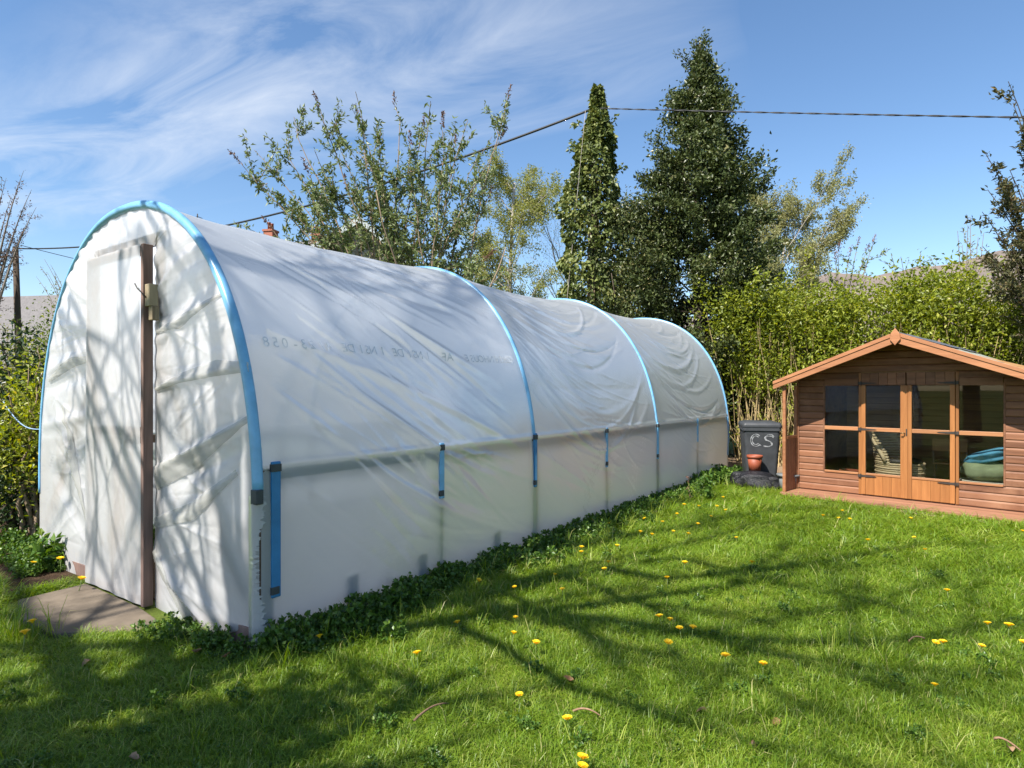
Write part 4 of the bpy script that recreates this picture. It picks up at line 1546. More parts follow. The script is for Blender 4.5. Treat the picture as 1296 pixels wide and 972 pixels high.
# ------------------------------------------------------------------ buddleia behind the tunnel
q = np.random.default_rng(12)
bb = np.array([-1.75, 11.4, 0])
bud = tree_thing('buddleia', 'tall open buddleia with fanned pale stems behind the tunnel ridge', tuple(bb), 'shrub')
ends = [(306, 208), (322, 190), (336, 236), (372, 148), (405, 138), (450, 116), (428, 172), (482, 165), (500, 134), (545, 128), (560, 165), (592, 152), (642, 124), (604, 200), (616, 255), (584, 275), (346, 292),
        (362, 178), (520, 190), (470, 212), (392, 222), (562, 215), (632, 178), (596, 312), (415, 250), (450, 190), (535, 160), (512, 230), (575, 190), (398, 190), (440, 240), (545, 250), (480, 260), (372, 262), (612, 330), (590, 345), (420, 300), (350, 330), (455, 150), (610, 225)]
stems, crown, pan = MB(), MB(), MB()
for i, (ex_, ey_) in enumerate(ends):
    E_ = at(ex_, ey_, q.uniform(10.3, 12.6))
    b0 = bb + np.array([q.normal() * .30, q.normal() * .28, 0])
    mid = np.array([b0[0] + (E_[0] - b0[0]) * q.uniform(.12, .34), (b0[1] + E_[1]) / 2, E_[2] * q.uniform(.5, .62)])
    pts = bez(b0, mid, E_, 16)
    pts[2:-1] += np.cumsum(q.normal(size=(13, 3)) * .02, 0)
    stems.tube(pts, np.linspace(q.uniform(.018, .036), .005, 16), 6, cap=False)
    ntw = q.integers(9, 14)
    C, D = along(pts, q, ntw, .42, .97)
    twigs = [pts[int(16 * .62):]]
    for c, d_ in zip(C, D):
        tw = wiggle(c, d_ * 1.0 + q.normal(size=3) * .75 + np.array([0, 0, .25]), q.uniform(.3, .85), q, 5, .12, .05)
        stems.tube(tw, np.linspace(.008, .003, 6), 4, cap=False)
        twigs.append(tw)
    for tw in twigs:
        m = int(q.integers(19, 32))
        C2, D2 = along(tw, q, m, .1, 1.0)
        for rep in range(2):
            add_leaves(crown, C2 + q.normal(size=C2.shape) * .03, .098, q, D2 * .7, .9, .36, .10, np.clip(q.beta(2, 2, m), 0, 1), droop=.15)
    if i % 2 == 0:
        d_ = unit(pts[-1] - pts[-3])
        C2 = pts[-1] + d_ * q.uniform(0, .30, 40)[:, None]
        w_ = 1 - np.linalg.norm(C2 - pts[-1], axis=1) / .36
        add_leaves(pan, C2 + q.normal(size=C2.shape) * .022 * w_[:, None], .05, q, d_ * .8, .6, .5)
# broken dark inner stems near the foot
for k in range(14):
    b0 = bb + np.array([q.normal() * .3, q.normal() * .3, 0])
    pts = wiggle(b0, [q.normal() * .35, q.normal() * .3, 1], q.uniform(3.6, 5.2), q, 10, .10, .05)
    stems.tube(pts, np.linspace(.04, .008, 11), 6)
    for j in range(5):
        c, d_ = along(pts, q, 1, .5, .95)
        tw = wiggle(c[0], d_[0] + q.normal(size=3) * .7, q.uniform(.5, 1.1), q, 6, .2)
        stems.tube(tw, np.linspace(.008, .003, 7), 4, cap=False)
        C2, D2 = along(tw, q, 14, .2, 1)
        add_leaves(crown, C2, .11, q, D2, .8, .36, .1)
vpart(stems, 'stems', M['bark_tan'], bud, True)
vpart(crown, 'foliage', M['buddleia'], bud)
vpart(pan, 'dry_flower_spikes', M['panicle'], bud)


# ------------------------------------------------------------------ birch, pale trees and shrubs behind
def loose_tree(name, label, base, H, prm, leafm, barkm, nleaf, lsize, seed, lean=(0, 0), spread=.08, droop=.4, t0=.2, group=None, aspect=.5, leaflv=None, r0=None):
    q = np.random.default_rng(seed)
    root = tree_thing(name, label, tuple(base), group=group)
    out = []
    grow(q, base, np.array([lean[0], lean[1], 1.0]), H, r0 or H * .013, 0, prm, out)
    tr, br, cr = MB(), MB(), MB()
    mx = prm['levels'] - 1
    twl = [o for o in out if o[0] == mx]
    for lv, pts, rad in out:
        (tr if lv == 0 else br).tube(pts, rad, [10, 6, 5, 3, 3][lv], cap=(lv == 0))
    if nleaf:
        per = max(1, nleaf // max(1, len(twl)))
        for lv, pts, rad in twl:
            C, D = along(pts, q, per, t0, 1)
            add_leaves(cr, C + q.normal(size=C.shape) * spread, lsize, q, D * .5, 1.0, aspect, .1, droop=droop)
    vpart(tr, 'trunk', barkm, root, True)
    vpart(br, 'branches', barkm, root, True)
    vpart(cr, 'crown', leafm, root)
    return root


loose_tree('birch_tree', 'slender birch in yellow green young leaf behind the buddleia', np.array([.10, 24, 0]), 9.4,
           dict(levels=4, n=[26, 8, 6], start=[.30, .2, .1], ang=[48, 40, 35], ratio=[.34, .45, .5], wob=[.03, .09, .15, .2], up=[.02, .03, -.02, -.12], cone=True, rr=.35), M['birch'], M['bark_pale'], 30000, .085, 41, lean=(-.01, 0), spread=.10)
loose_tree('pale_tree', 'bare grey twiggy tree between the birch and ivy pole', np.array([2.4, 27, 0]), 7.6,
           dict(levels=4, n=[12, 7, 6], start=[.2, .2, .1], ang=[45, 38, 35], ratio=[.55, .5, .5], wob=[.06, .10, .15, .18], up=[.02, .05, .03, .03], rr=.45), M['birch'], M['bark_grey'], 2500, .06, 42)
loose_tree('willow_tree', 'pale twiggy willow in first leaf right of the tall holly', np.array([9.0, 22, 0]), 6.6,
           dict(levels=4, n=[16, 8, 7], start=[.12, .15, .1], ang=[34, 30, 28], ratio=[.62, .5, .45], wob=[.05, .09, .12, .15], up=[.02, .08, .06, .04], rr=.45), M['willow'], M['bark_pale'], 60000, .08, 46, lean=(.05, 0), droop=0)
loose_tree('willow_tree', 'rounded olive yellow willow low behind the hedge start', np.array([8.3, 20, 0]), 4.6,
           dict(levels=4, n=[14, 8, 7], start=[.1, .15, .1], ang=[38, 32, 28], ratio=[.6, .5, .45], wob=[.05, .09, .12, .15], up=[.02, .07, .05, .04], rr=.45), M['willow'], M['bark_tan'], 24000, .085, 49, droop=0)


def bushy(name, label, base, rx, ry, H, leafm, barkm, n, lsize, seed, zlo=.2, nst=9, cat='bush', tb=0.0, group=None, clump=.16, extra=None):
    q = np.random.default_rng(seed)
    base = np.asarray(base, float)
    root = tree_thing(name, label, tuple(base), cat, group)
    st, cr = MB(), MB()
    tips = []
    for k in range(nst):
        a = q.uniform(0, 6.28)
        f = math.sqrt(q.uniform(0, 1))
        tip = base + np.array([rx * f * math.cos(a), ry * f * math.sin(a), H * q.uniform(.72, 1.05) * (1 - .35 * f * f)])
        b0 = base + np.array([q.normal() * rx * .18, q.normal() * ry * .18, 0])
        pts = bez(b0, (b0 + tip) / 2 + np.array([0, 0, H * .15]), tip, 10)
        pts[1:-1] += q.normal(size=(8, 3)) * .03
        st.tube(pts, np.linspace(.02 + .003 * H, .004, 10), 5, cap=False)
        tips.append(pts)
    m = 26
    per = max(1, n // (m * nst))
    for pts in tips:
        C, D = along(pts, q, per, zlo, 1.0)
        for c, d_ in zip(C, D):
            o_ = q.normal(size=3) * np.array([rx, ry, H * .3]) * .16
            add_leaves(cr, c + o_ + q.normal(size=(m, 3)) * clump, lsize, q, np.array([0, 0, .3]), 1, .5, .12, np.clip(q.beta(2, 2, m) + q.uniform(-.2, .2) + tb, 0, 1))
    vpart(st, 'stems', barkm, root, True)
    vpart(cr, 'foliage', leafm, root)
    if extra:
        fl = MB()
        for pts in tips:
            C, D = along(pts, q, extra[1], .55, 1)
            add_leaves(fl, C + q.normal(size=C.shape) * .07, .05, q, None, 1, .8, .15)
        vpart(fl, 'blossom', extra[0], root)
    return root


bushy('background_shrub', 'yellow green shrub below the birch behind the tunnel', (.25, 18.5, 0), 1.3, .9, 4.6, M['shrub'], M['bark_tan'], 7000, .085, 51, .25)
bushy('background_shrub', 'leafy shrub at the foot of the ivy pole, left side', (1.55, 17.2, 0), 1.0, .9, 4.6, M['shrub'], M['bark_tan'], 7000, .085, 52, .25, tb=.05)
bushy('background_shrub', 'sparse grey green shrub low behind the middle hoop', (-1.0, 19.5, 0), 1.2, .9, 4.8, M['buddleia'], M['bark_grey'], 3200, .09, 53, .3)

# ------------------------------------------------------------------ tall hedge on the right
q = np.random.default_rng(61)
H0_, H1_ = np.array([5.15, 14.3, 0]), np.array([14.5, 10.7, 0])
hd = unit(H1_ - H0_)
hn = np.array([-hd[1], hd[0], 0])
hedge = empty('hedge', tuple(H0_), 0, 'tall bright yellow green hedge with bare canes behind the summerhouse', 'hedge')
canes, fol = MB(), MB()
HL = np.linalg.norm(H1_ - H0_)
for k in range(900):
    s = q.uniform(0, 1)
    w_ = q.uniform(-.75, .75)
    b0 = H0_ + hd * HL * s + hn * w_
    top = 3.58 + .25 * math.sin(s * 21) + .18 * math.sin(s * 47 + 1) + q.normal() * .16 + .10 * (1 - abs(w_))
    if q.uniform() < .10:
        top += q.uniform(.15, .5)
    pts = wiggle(b0, np.array([q.normal() * .08, q.normal() * .08, 1]), top, q, 9, .05, .06)
    canes.tube(pts[:8], np.linspace(q.uniform(.009, .018), .004, 8), 4, cap=False)
    lo_ = .26 if w_ > -.2 else .38
    if s < .12:
        lo_ = .42
    nc = int((7 + 5 * (w_ < -.2)) * (1 + .5 * math.sin(s * 57) * math.sin(s * 23)))
    C, D = along(pts, q, nc, lo_, 1.0)
    for c, d_ in zip(C, D):
        m = 16
        sc_ = q.uniform(.12, .22) * (1 - .45 * (c[2] > top - .35))
        add_leaves(fol, c + q.normal(size=(m, 3)) * sc_, .09, q, np.array([0, 0, .35]) - hn * .25, 1, .5, .12, np.clip(q.beta(2, 2, m) * .9 + q.uniform(-.22, .22), 0, 1))
# straw canes standing in front of the open foot of the hedge
for k in range(120):
    s = q.uniform(0, .22) if k < 90 else q.uniform(.2, 1)
    b0 = H0_ + hd * HL * s - hn * q.uniform(.5, 1.25)
    pts = wiggle(b0, np.array([q.normal() * .16, q.normal() * .12, 1]), q.uniform(.7, 2.1), q, 6, .10, .0)
    canes.tube(pts, np.linspace(.010, .004, 7), 4, cap=False)
    C, D = along(pts, q, 9, .2, .95)
    add_leaves(fol, C + q.normal(size=C.shape) * .05, .08, q, D * .5, 1, .45, .1, q.uniform(.4, 1, 9))
vpart(canes, 'canes', M['cane'], hedge, True)
vpart(fol, 'foliage', M['hedge'], hedge)

# sprigs standing above the hedge
def sprig(name, label, base, ends_px, depth, leafm, barkm, seed, nl=40, ls=.10, cat='shrub', twn=4, r=.02, spike=False, wid=.02):
    q = np.random.default_rng(seed)
    base = np.asarray(base, float)
    root = tree_thing(name, label, tuple(base), cat)
    st, cr, sp = MB(), MB(), MB()
    for (x_, y_) in ends_px:
        E_ = at(x_, y_, depth + q.uniform(-.4, .4))
        b0 = base + np.array([q.normal() * .06, q.normal() * .06, 0])
        pts = bez(b0, np.array([b0[0] * .6 + E_[0] * .4, b0[1] * .6 + E_[1] * .4, b0[2] * .3 + E_[2] * .7]), E_, 12)
        st.tube(pts, np.linspace(r, .005, 12), 5, cap=False)
        tw_ = [pts[6:]]
        C, D = along(pts, q, twn, .55, .95)
        for c, d_ in zip(C, D):
            tw = wiggle(c, d_ + q.normal(size=3) * .6, q.uniform(.25, .6), q, 4, .12, .03)
            st.tube(tw, np.linspace(.006, .003, 5), 4, cap=False)
            tw_.append(tw)
        for tw in tw_:
            if nl:
                C2, D2 = along(tw, q, nl, .1, 1)
                add_leaves(cr, C2 + q.normal(size=C2.shape) * wid, ls, q, D2 * .8, .8, .36, .1)
        if spike:
            d_ = unit(pts[-1] - pts[-3])
            C2 = pts[-1] + d_ * q.uniform(0, .25, 40)[:, None]
            add_leaves(sp, C2 + q.normal(size=C2.shape) * .02, .045, q, d_, .6, .5)
    vpart(st, 'stems', barkm, root, True)
    vpart(cr, 'foliage', leafm, root)
    vpart(sp, 'dry_flower_spikes', M['panicle'], root)
    return root


sprig('buddleia', 'small buddleia tips rising above the left end of hedge', (8.0, 15.6, 0), [(1062, 318), (1085, 312), (1105, 308), (1075, 325), (1095, 322), (1058, 330)], 15.4, M['buddleia'], M['bark_grey'], 71, 26, .11, spike=True, r=.03)
sprig('sapling', 'thin leafy sapling above the hedge near the right edge', (10.5, 14.4, 0), [(1212, 292), (1225, 285), (1238, 300), (1228, 275), (1245, 295), (1218, 310)], 14.4, M['willow'], M['bark_grey'], 72, 14, .08, twn=5, r=.02)
sprig('bare_sapling', 'bare twigs sticking out of the hedge top', (9.3, 14.2, 0), [(1165, 320), (1185, 330), (1140, 325), (1128, 322), (1155, 332)], 14.2, M['hedge'], M['bark_grey'], 73, 9, .07, r=.015)
sprig('garden_tree', 'dark bronze leaved tree reaching in at the right edge', (10.1, 10.9, 0), [(1246, 192), (1276, 103), (1282, 130), (1250, 240), (1243, 268), (1290, 190), (1266, 252), (1244, 312), (1255, 330), (1290, 160), (1285, 290), (1270, 300), (1292, 240), (1278, 215), (1290, 330), (1272, 335), (1300, 110), (1310, 170), (1320, 260)],
      10.6, M['redleaf'], M['bark_dark'], 74, 52, .095, 'tree', twn=8, r=.03, wid=.03)

# ------------------------------------------------------------------ left side: shrubs, far trees and houses
sprig('bare_tree', 'bare brown twiggy tree at the top left edge', (-22.5, 26, 0), [(46, 262), (30, 216), (14, 250), (40, 240), (22, 285), (8, 225), (-10, 240), (35, 280), (12, 300), (-30, 200), (0, 270), (-40, 260), (28, 300)], 26, M['panicle'], M['bark_grey'], 81, 14, .10, 'tree', twn=14, r=.09, wid=.05)
bushy('laurel_bush', 'dark evergreen bush at the left edge behind the tunnel front', (-5.9, 7.9, 0), 1.35, 1.0, 2.35, M['laurel'], M['bark_dark'], 15000, .075, 82, .02, 26)
bushy('laurel_bush', 'dark low bush beneath the yellow flowering shrub', (-5.35, 6.9, 0), .55, .5, 1.5, M['laurel'], M['bark_dark'], 4200, .065, 87, .02, 14)
bushy('flowering_shrub', 'yellow green shrub with yellow blossom beside the tunnel front', (-5.15, 6.75, 0), .40, .35, 2.25, M['hedge'], M['bark_tan'], 4200, .06, 83, .42, 14, extra=(M['forsythia'], 3))
bushy('round_bush', 'rounded olive bush beyond the yellow shrub by the pole', (-16.6, 24, 0), 2.4, 1.5, 5.3, M['shrub'], M['bark_tan'], 9000, .11, 84, .1, 18, tb=-.25, clump=.3)
bushy('round_bush', 'pale olive bush in front of the far white house', (-24, 29, 0), 3.5, 1.5, 4.6, M['willow'], M['bark_tan'], 6000, .13, 85, .1, 16, clump=.35)
sprig('bare_sapling', 'bare upright twigs above the rounded olive bush', (-14.9, 22.5, 0), [(52, 338), (60, 345), (46, 350), (70, 352), (56, 328), (64, 335)], 22.5, M['willow'], M['bark_grey'], 86, 8, .08, r=.03)
# canes and last year's stalks at the foot of the left shrubs
for k in range(11):
    b0 = gnd(3 + 5 * k + 2 * q.uniform(-1, 1), 655 + q.uniform(-6, 25))
    o_ = MB()
    pts = wiggle((0, 0, 0), [q.normal() * .15, q.normal() * .1, 1], q.uniform(.5, 1.15), q, 6, .12)
    o_.tube(pts, np.linspace(.009, .004, 7), 5)
    o = o_.build('dry_stalk', M['cane'], None, True)
    o.location = b0
    tag(o, 'dry straw stalk below the shrubs left of the tunnel, %s from the left' % ['first', 'second', 'third', 'fourth', 'fifth', 'sixth', 'seventh', 'eighth', 'ninth', 'tenth', 'eleventh'][k], 'stalk', 'dry stalks left of the tunnel')
# blue cord tied to the front hoop
m_ = MB()
a_, b_ = tl(-W2 - .02, -.02, 1.22), at(4, 508, 6.6)
P = np.linspace(a_, b_, 14)
P[:, 2] -= .10 * np.sin(np.linspace(0, np.pi, 14))
m_.tube(P, .006, 6)
o = m_.build('guy_cord', M['rope'], None, True)
tag(o, 'pale blue cord stretched from the tunnel hoop into the shrubs', 'cord')


def house(name, label, loc, rz, w, d, eave, ridge, wallm, roofm, wins=(), chim=(), barge=None):
    root = empty(name, loc, rz, label, 'house')
    m_ = MB()
    m_.prism([(-w / 2, -d / 2, 0), (w / 2, -d / 2, 0), (w / 2, -d / 2, eave), (0, -d / 2, ridge), (-w / 2, -d / 2, eave)], (0, d, 0))
    m_.build('wall', wallm, root)
    sl_ = (ridge - eave) / (w / 2)
    roof = None
    for s in (-1, 1):
        m_ = MB()
        e = w / 2 + .35
        pol = [(0, -d / 2 - .3, ridge + .05), (s * e, -d / 2 - .3, ridge - sl_ * e + .05), (s * e, -d / 2 - .3, ridge - sl_ * e + .2), (0, -d / 2 - .3, ridge + .2)]
        m_.prism(pol if s > 0 else pol[::-1], (0, d + .6, 0))
        roof = m_.build('roof', roofm, root)
        for sg in (-1, 1):
            if barge:
                m_ = MB()
                yb = sg * (d / 2 + .33)
                pol = [(0, yb, ridge - .12), (s * e, yb, ridge - sl_ * e - .12), (s * e, yb, ridge - sl_ * e + .22), (0, yb, ridge + .22)]
                m_.prism(pol if s > 0 else pol[::-1], (0, .03 * sg, 0))
                m_.build('barge_board', barge, root)
    for (x, y_, hh, bw) in chim:
        m_ = MB()
        m_.box(x - bw / 2, x + bw / 2, y_ - bw / 2, y_ + bw / 2, ridge - .8, ridge + hh)
        m_.box(x - bw / 2 - .06, x + bw / 2 + .06, y_ - bw / 2 - .06, y_ + bw / 2 + .06, ridge + hh + .002, ridge + hh + .14)
        c_ = m_.build('chimney', M['brick'], root)
        for dx in (-bw * .25, bw * .25):
            mm = MB().lathe([(.001, 0), (.12, 0), (.10, .45), (.13, .5), (.001, .5)], 10)
            p_ = mm.build('chimney_pot', M['pot'], c_, True)
            p_.location = (x + dx, y_, ridge + hh + .143)
    for (x, z_, ww, wh) in wins:
        mm = MB().box(x - ww / 2, x + ww / 2, -d / 2 - .06, -d / 2 + .05, z_, z_ + wh)
        wi = mm.build('window', M['whitepaint'], root)
        MB().box(x - ww / 2 + .08, x + ww / 2 - .08, -d / 2 - .072, -d / 2 - .062, z_ + .08, z_ + wh - .08).build('pane', M['darkglass'], wi)
    return root


def rgt(px, d):
    return (px - CX) / FPX * d


# gable house whose roof shows over the ridge by the buddleia
house('house', 'house with white barge boards on its gable above the tunnel ridge', (rgt(412, 34), 36.5, 0), R(28), 6.0, 9, 8.1, 10.35, M['stonewall'], M['tileroof'], [(-1.2, 4.6, 1.0, 1.2), (1.2, 4.6, 1.0, 1.2)], (), M['whitepaint'])
hs = house('house', 'house with brick chimneys showing over the near tunnel ridge', (rgt(318, 42), 44, 0), R(78), 7.0, 13, 8.9, 11.7, M['brick'], M['slate'], [(-1.5, 5, 1.1, 1.4), (1.5, 5, 1.1, 1.4)], [(0, -.6, .95, .7), (0, 2.6, .55, .6), (0, -4.2, .45, .6)])
m_ = MB()
m_.tube([(0, 5.3, 11.3), (0, 5.3, 14.3)], .04, 6)
m_.tube([(-.1, 5.3, 14.1), (.5, 5.3, 14.1)], .025, 5)
m_.build('aerial', M['iron'], hs, True)
house('house', 'low white bungalow with grey roof at the far left edge', (rgt(8, 44), 46, 0), R(80), 7, 13, 3.4, 8.3, M['render'], M['slate'], [(-2, 1.2, 1.3, 1.1), (1.8, 1.2, 1.3, 1.1)], ())

# ------------------------------------------------------------------ bare tree behind the photographer (its shadow dapples lawn and tunnel)
q = np.random.default_rng(97)
sbp = np.array([-5.1, -0.1, 0])
shade = tree_thing('shade_tree', 'spreading bare tree behind the viewer whose shadow dapples the lawn', tuple(sbp))
out = []
prm = dict(levels=5, n=[13, 6, 5, 3], start=[.22, .2, .2, .2], ang=[55, 42, 40, 36], ratio=[.42, .52, .5, .5], wob=[.035, .11, .14, .17, .2], up=[.02, .04, .03, .03, .02], rr=.58, seg=[12, 9, 7, 5, 3])
grow(q, sbp, np.array([.0, .0, 1]), 13.0, .24, 0, prm, out)
# long level limbs on the lawn side: drawn by where their shade falls
sub = dict(levels=3, n=[7, 4], start=[.15, .2], ang=[38, 36], ratio=[.30, .5], wob=[.08, .13, .16], up=[.0, .03, .03], rr=.45, seg=[6, 5, 4])
for (pp, z0_, z1_, r0_) in [([(560, 790), (640, 830), (730, 880), (860, 915), (1000, 950), (1150, 985)], 5.2, 6.0, .042), ([(700, 730), (800, 765), (860, 790), (960, 830), (1100, 865), (1290, 930)], 6.2, 7.0, .038),
                            ([(850, 705), (1000, 745), (1100, 762), (1200, 800), (1310, 850)], 7.6, 8.2, .036), ([(760, 722), (850, 735), (950, 728), (1060, 712), (1200, 692), (1310, 700)], 8.4, 9.4, .060),
                            ([(640, 750), (700, 790), (780, 822), (900, 850), (1010, 900)], 5.6, 6.2, .035), ([(900, 690), (980, 668), (1060, 660), (1140, 668)], 9.4, 10.0, .036)]:
    zs__ = np.linspace(z0_, z1_, len(pp))
    L_ = np.array([gnd(x_, y_) - np.array([.5934, .5934, -1]) * z_ for (x_, y_), z_ in zip(pp, zs__)])
    tr0 = np.interp(max(z0_ - 1.1, 2), out[0][1][:, 2], out[0][1][:, 0]), np.interp(max(z0_ - 1.1, 2), out[0][1][:, 2], out[0][1][:, 1])
    L_ = np.vstack([[tr0[0], tr0[1], z0_ - 1.1], L_])
    s__ = np.linspace(0, 1, 30)
    kk__ = np.linspace(0, 1, len(L_))
    L_ = np.stack([np.interp(s__, kk__, L_[:, c]) for c in range(3)], -1)
    L_[1:-1] = (L_[:-2] + 2 * L_[1:-1] + L_[2:]) / 4
    L_[2:-1] += np.cumsum(q.normal(size=(27, 3)) * .012, 0)
    out.append((1, L_, np.linspace(r0_ * 1.3, r0_ * .25, 30)))
    for j in range(8):
        i_ = int(q.integers(6, 28))
        d_ = unit(L_[i_ + 1] - L_[i_]) + q.normal(size=3) * .45
        o2_ = []
        grow(q, L_[i_], d_, q.uniform(.8, 1.7), r0_ * .35, 0, sub, o2_)
        out += [(min(l + 2, 3), p__, r__) for l, p__, r__ in o2_]
SDn = np.array(SD)
for (pp, s_) in [([(-1.6, 2.5), (-.7, 2.0), (.1, 1.75), (.8, 1.2), (1.7, .7)], 6.2), ([(1.5, 2.75), (.7, 2.2), (-.1, 1.85), (-.7, 1.2), (-1.4, .9)], 7.0), ([(.2, 3.0), (.1, 2.2), (.5, 1.3), (.6, .3)], 6.6),
                 ([(-1.2, 2.7), (-1.0, 1.9), (-.4, 1.2), (-.3, .2)], 5.6), ([(1.2, 2.9), (1.1, 2.0), (1.3, 1.2), (1.0, .2)], 6.0)]:
    L_ = np.array([fpt(u_, z_, .03) + SDn * (s_ + .25 * i) for i, (u_, z_) in enumerate(pp)])
    zt = max(L_[0][2] - 1.2, 2)
    L_ = np.vstack([[np.interp(zt, out[0][1][:, 2], out[0][1][:, 0]), np.interp(zt, out[0][1][:, 2], out[0][1][:, 1]), zt], L_])
    kk__ = np.linspace(0, 1, len(L_))
    L_ = np.stack([np.interp(np.linspace(0, 1, 30), kk__, L_[:, c]) for c in range(3)], -1)
    for rep_ in range(3):
        L_[1:-1] = (L_[:-2] + 2 * L_[1:-1] + L_[2:]) / 4
    L_[2:-1] += np.cumsum(q.normal(size=(27, 3)) * .014, 0)
    out.append((1, L_, np.linspace(.045, .012, 30)))
    for j in range(9):
        i_ = int(q.integers(6, 28))
        o2_ = []
        grow(q, L_[i_], unit(L_[i_ + 1] - L_[i_]) + q.normal(size=3) * .6, q.uniform(.6, 1.4), .018, 0, sub, o2_)
        out += [(min(l + 2, 3), p__, r__) for l, p__, r__ in o2_]
tr, br, cr = MB(), MB(), MB()
for lv, pts, rad in out:
    (tr if lv == 0 else br).tube(pts, rad, [12, 8, 6, 4, 3][lv], cap=(lv == 0))
for lv, pts, rad in out:
    if lv == 4:
        C, D = along(pts, q, 1, .2, 1)
        add_leaves(cr, C + q.normal(size=C.shape) * .05, .085, q, D, 1, .55)
for k in range(20):                       # low leafy boughs on the lawn side
    b0 = sbp + np.array([.05, .05, q.uniform(2.3, 3.6)])
    S_ = gnd(q.uniform(-150, 470), q.uniform(850, 1010)) - np.array([.5934, .5934, -1]) * q.uniform(3.4, 4.8)
    pts = bez(b0, (b0 + S_) / 2 + np.array([0, 0, .35]), S_, 9)
    br.tube(pts, np.linspace(.035, .008, 9), 5, cap=False)
    C, D = along(pts, q, 11, .45, 1.05)
    for c_ in C:
        add_leaves(cr, c_ + q.normal(size=(16, 3)) * .13, .11, q, None, 1, .55)
vpart(tr, 'trunk', M['bark_grey'], shade, True)
vpart(br, 'branches', M['bark_grey'], shade, True)
vpart(cr, 'young_leaves', M['shrub'], shade)


# ------------------------------------------------------------------ lawn grass and low weeds (geometry-node instances)
def scatter(name, sources, P, rot, scl, idx, mat):
    """one object whose points carry instances of the given small meshes"""
    coll = bpy.data.collections.new(name + '_sources')
    for i, me in enumerate(sources):
        o = bpy.data.objects.new(f'{name}_tuft_{i:02d}', me)
        coll.objects.link(o)
    me = bpy.data.meshes.new(name)
    me.vertices.add(len(P))
    me.vertices.foreach_set('co', P.astype(np.float32).ravel())
    a = me.attributes.new('rot', 'FLOAT_VECTOR', 'POINT')
    a.data.foreach_set('vector', rot.astype(np.float32).ravel())
    a = me.attributes.new('scl', 'FLOAT_VECTOR', 'POINT')
    a.data.foreach_set('vector', scl.astype(np.float32).ravel())
    a = me.attributes.new('idx', 'INT', 'POINT')
    a.data.foreach_set('value', idx.astype(np.int32))
    me.materials.append(mat)
    ob = bpy.data.objects.new(name, me)
    COL.objects.link(ob)
    ng = bpy.data.node_groups.new(name + '_nodes', 'GeometryNodeTree')
    ng.interface.new_socket('Geometry', in_out='INPUT', socket_type='NodeSocketGeometry')
    ng.interface.new_socket('Geometry', in_out='OUTPUT', socket_type='NodeSocketGeometry')
    gi, go = ng.nodes.new('NodeGroupInput'), ng.nodes.new('NodeGroupOutput')
    ci = ng.nodes.new('GeometryNodeCollectionInfo')
    ci.inputs['Collection'].default_value = coll
    ci.inputs['Separate Children'].default_value = True
    ci.inputs['Reset Children'].default_value = True
    ip = ng.nodes.new('GeometryNodeInstanceOnPoints')
    ip.inputs['Pick Instance'].default_value = True

    def attr(nm, ty):
        n = ng.nodes.new('GeometryNodeInputNamedAttribute')
        n.data_type = ty
        n.inputs['Name'].default_value = nm
        return n.outputs['Attribute']
    L = ng.links.new
    m2p = ng.nodes.new('GeometryNodeMeshToPoints')
    L(gi.outputs[0], m2p.inputs[0])
    L(m2p.outputs[0], ip.inputs['Points'])
    L(ci.outputs[0], ip.inputs['Instance'])
    L(attr('idx', 'INT'), ip.inputs['Instance Index'])
    e2r = ng.nodes.new('FunctionNodeEulerToRotation')
    L(attr('rot', 'FLOAT_VECTOR'), e2r.inputs[0])
    L(e2r.outputs[0], ip.inputs['Rotation'])
    L(attr('scl', 'FLOAT_VECTOR'), ip.inputs['Scale'])
    L(ip.outputs[0], go.inputs[0])
    md = ob.modifiers.new('scatter', 'NODES')
    md.node_group = ng
    return ob


def tuft(seed, n, length, width, rad, lean, tb):
    q = np.random.default_rng(seed)
    mb = MB()
    for k in range(n):
        a = q.uniform(0, 6.28)
        r_ = rad * math.sqrt(q.uniform())
        b = np.array([r_ * math.cos(a), r_ * math.sin(a), -.004])
        L = length * q.uniform(.45, 1.2)
        da = a + q.normal() * 1.1
        d = np.array([math.cos(da), math.sin(da), 0])
        s = np.array([-d[1], d[0], 0]) * width * q.uniform(.7, 1.2) / 2
        ln = lean * q.uniform(.3, 1.6)
        p1 = b + d * L * .22 * ln + np.array([0, 0, L * .45])
        p2 = b + d * L * .62 * ln + np.array([0, 0, L * .80])
        p3 = b + d * L * 1.05 * ln + np.array([0, 0, L * (.98 - .25 * ln)])
        t = float(np.clip(q.beta(2, 2.4) * .92 + tb, 0, .93)) if q.uniform() > .05 else q.uniform(.93, 1)
        mb.add([b - s, b + s, p1 + s * .95, p1 - s * .95, p2 + s * .65, p2 - s * .65, p3], [(0, 1, 2), (0, 2, 3), (3, 2, 4), (3, 4, 5), (5, 4, 6)], t)
    return mb.mesh('grass_tuft', M['grass'])


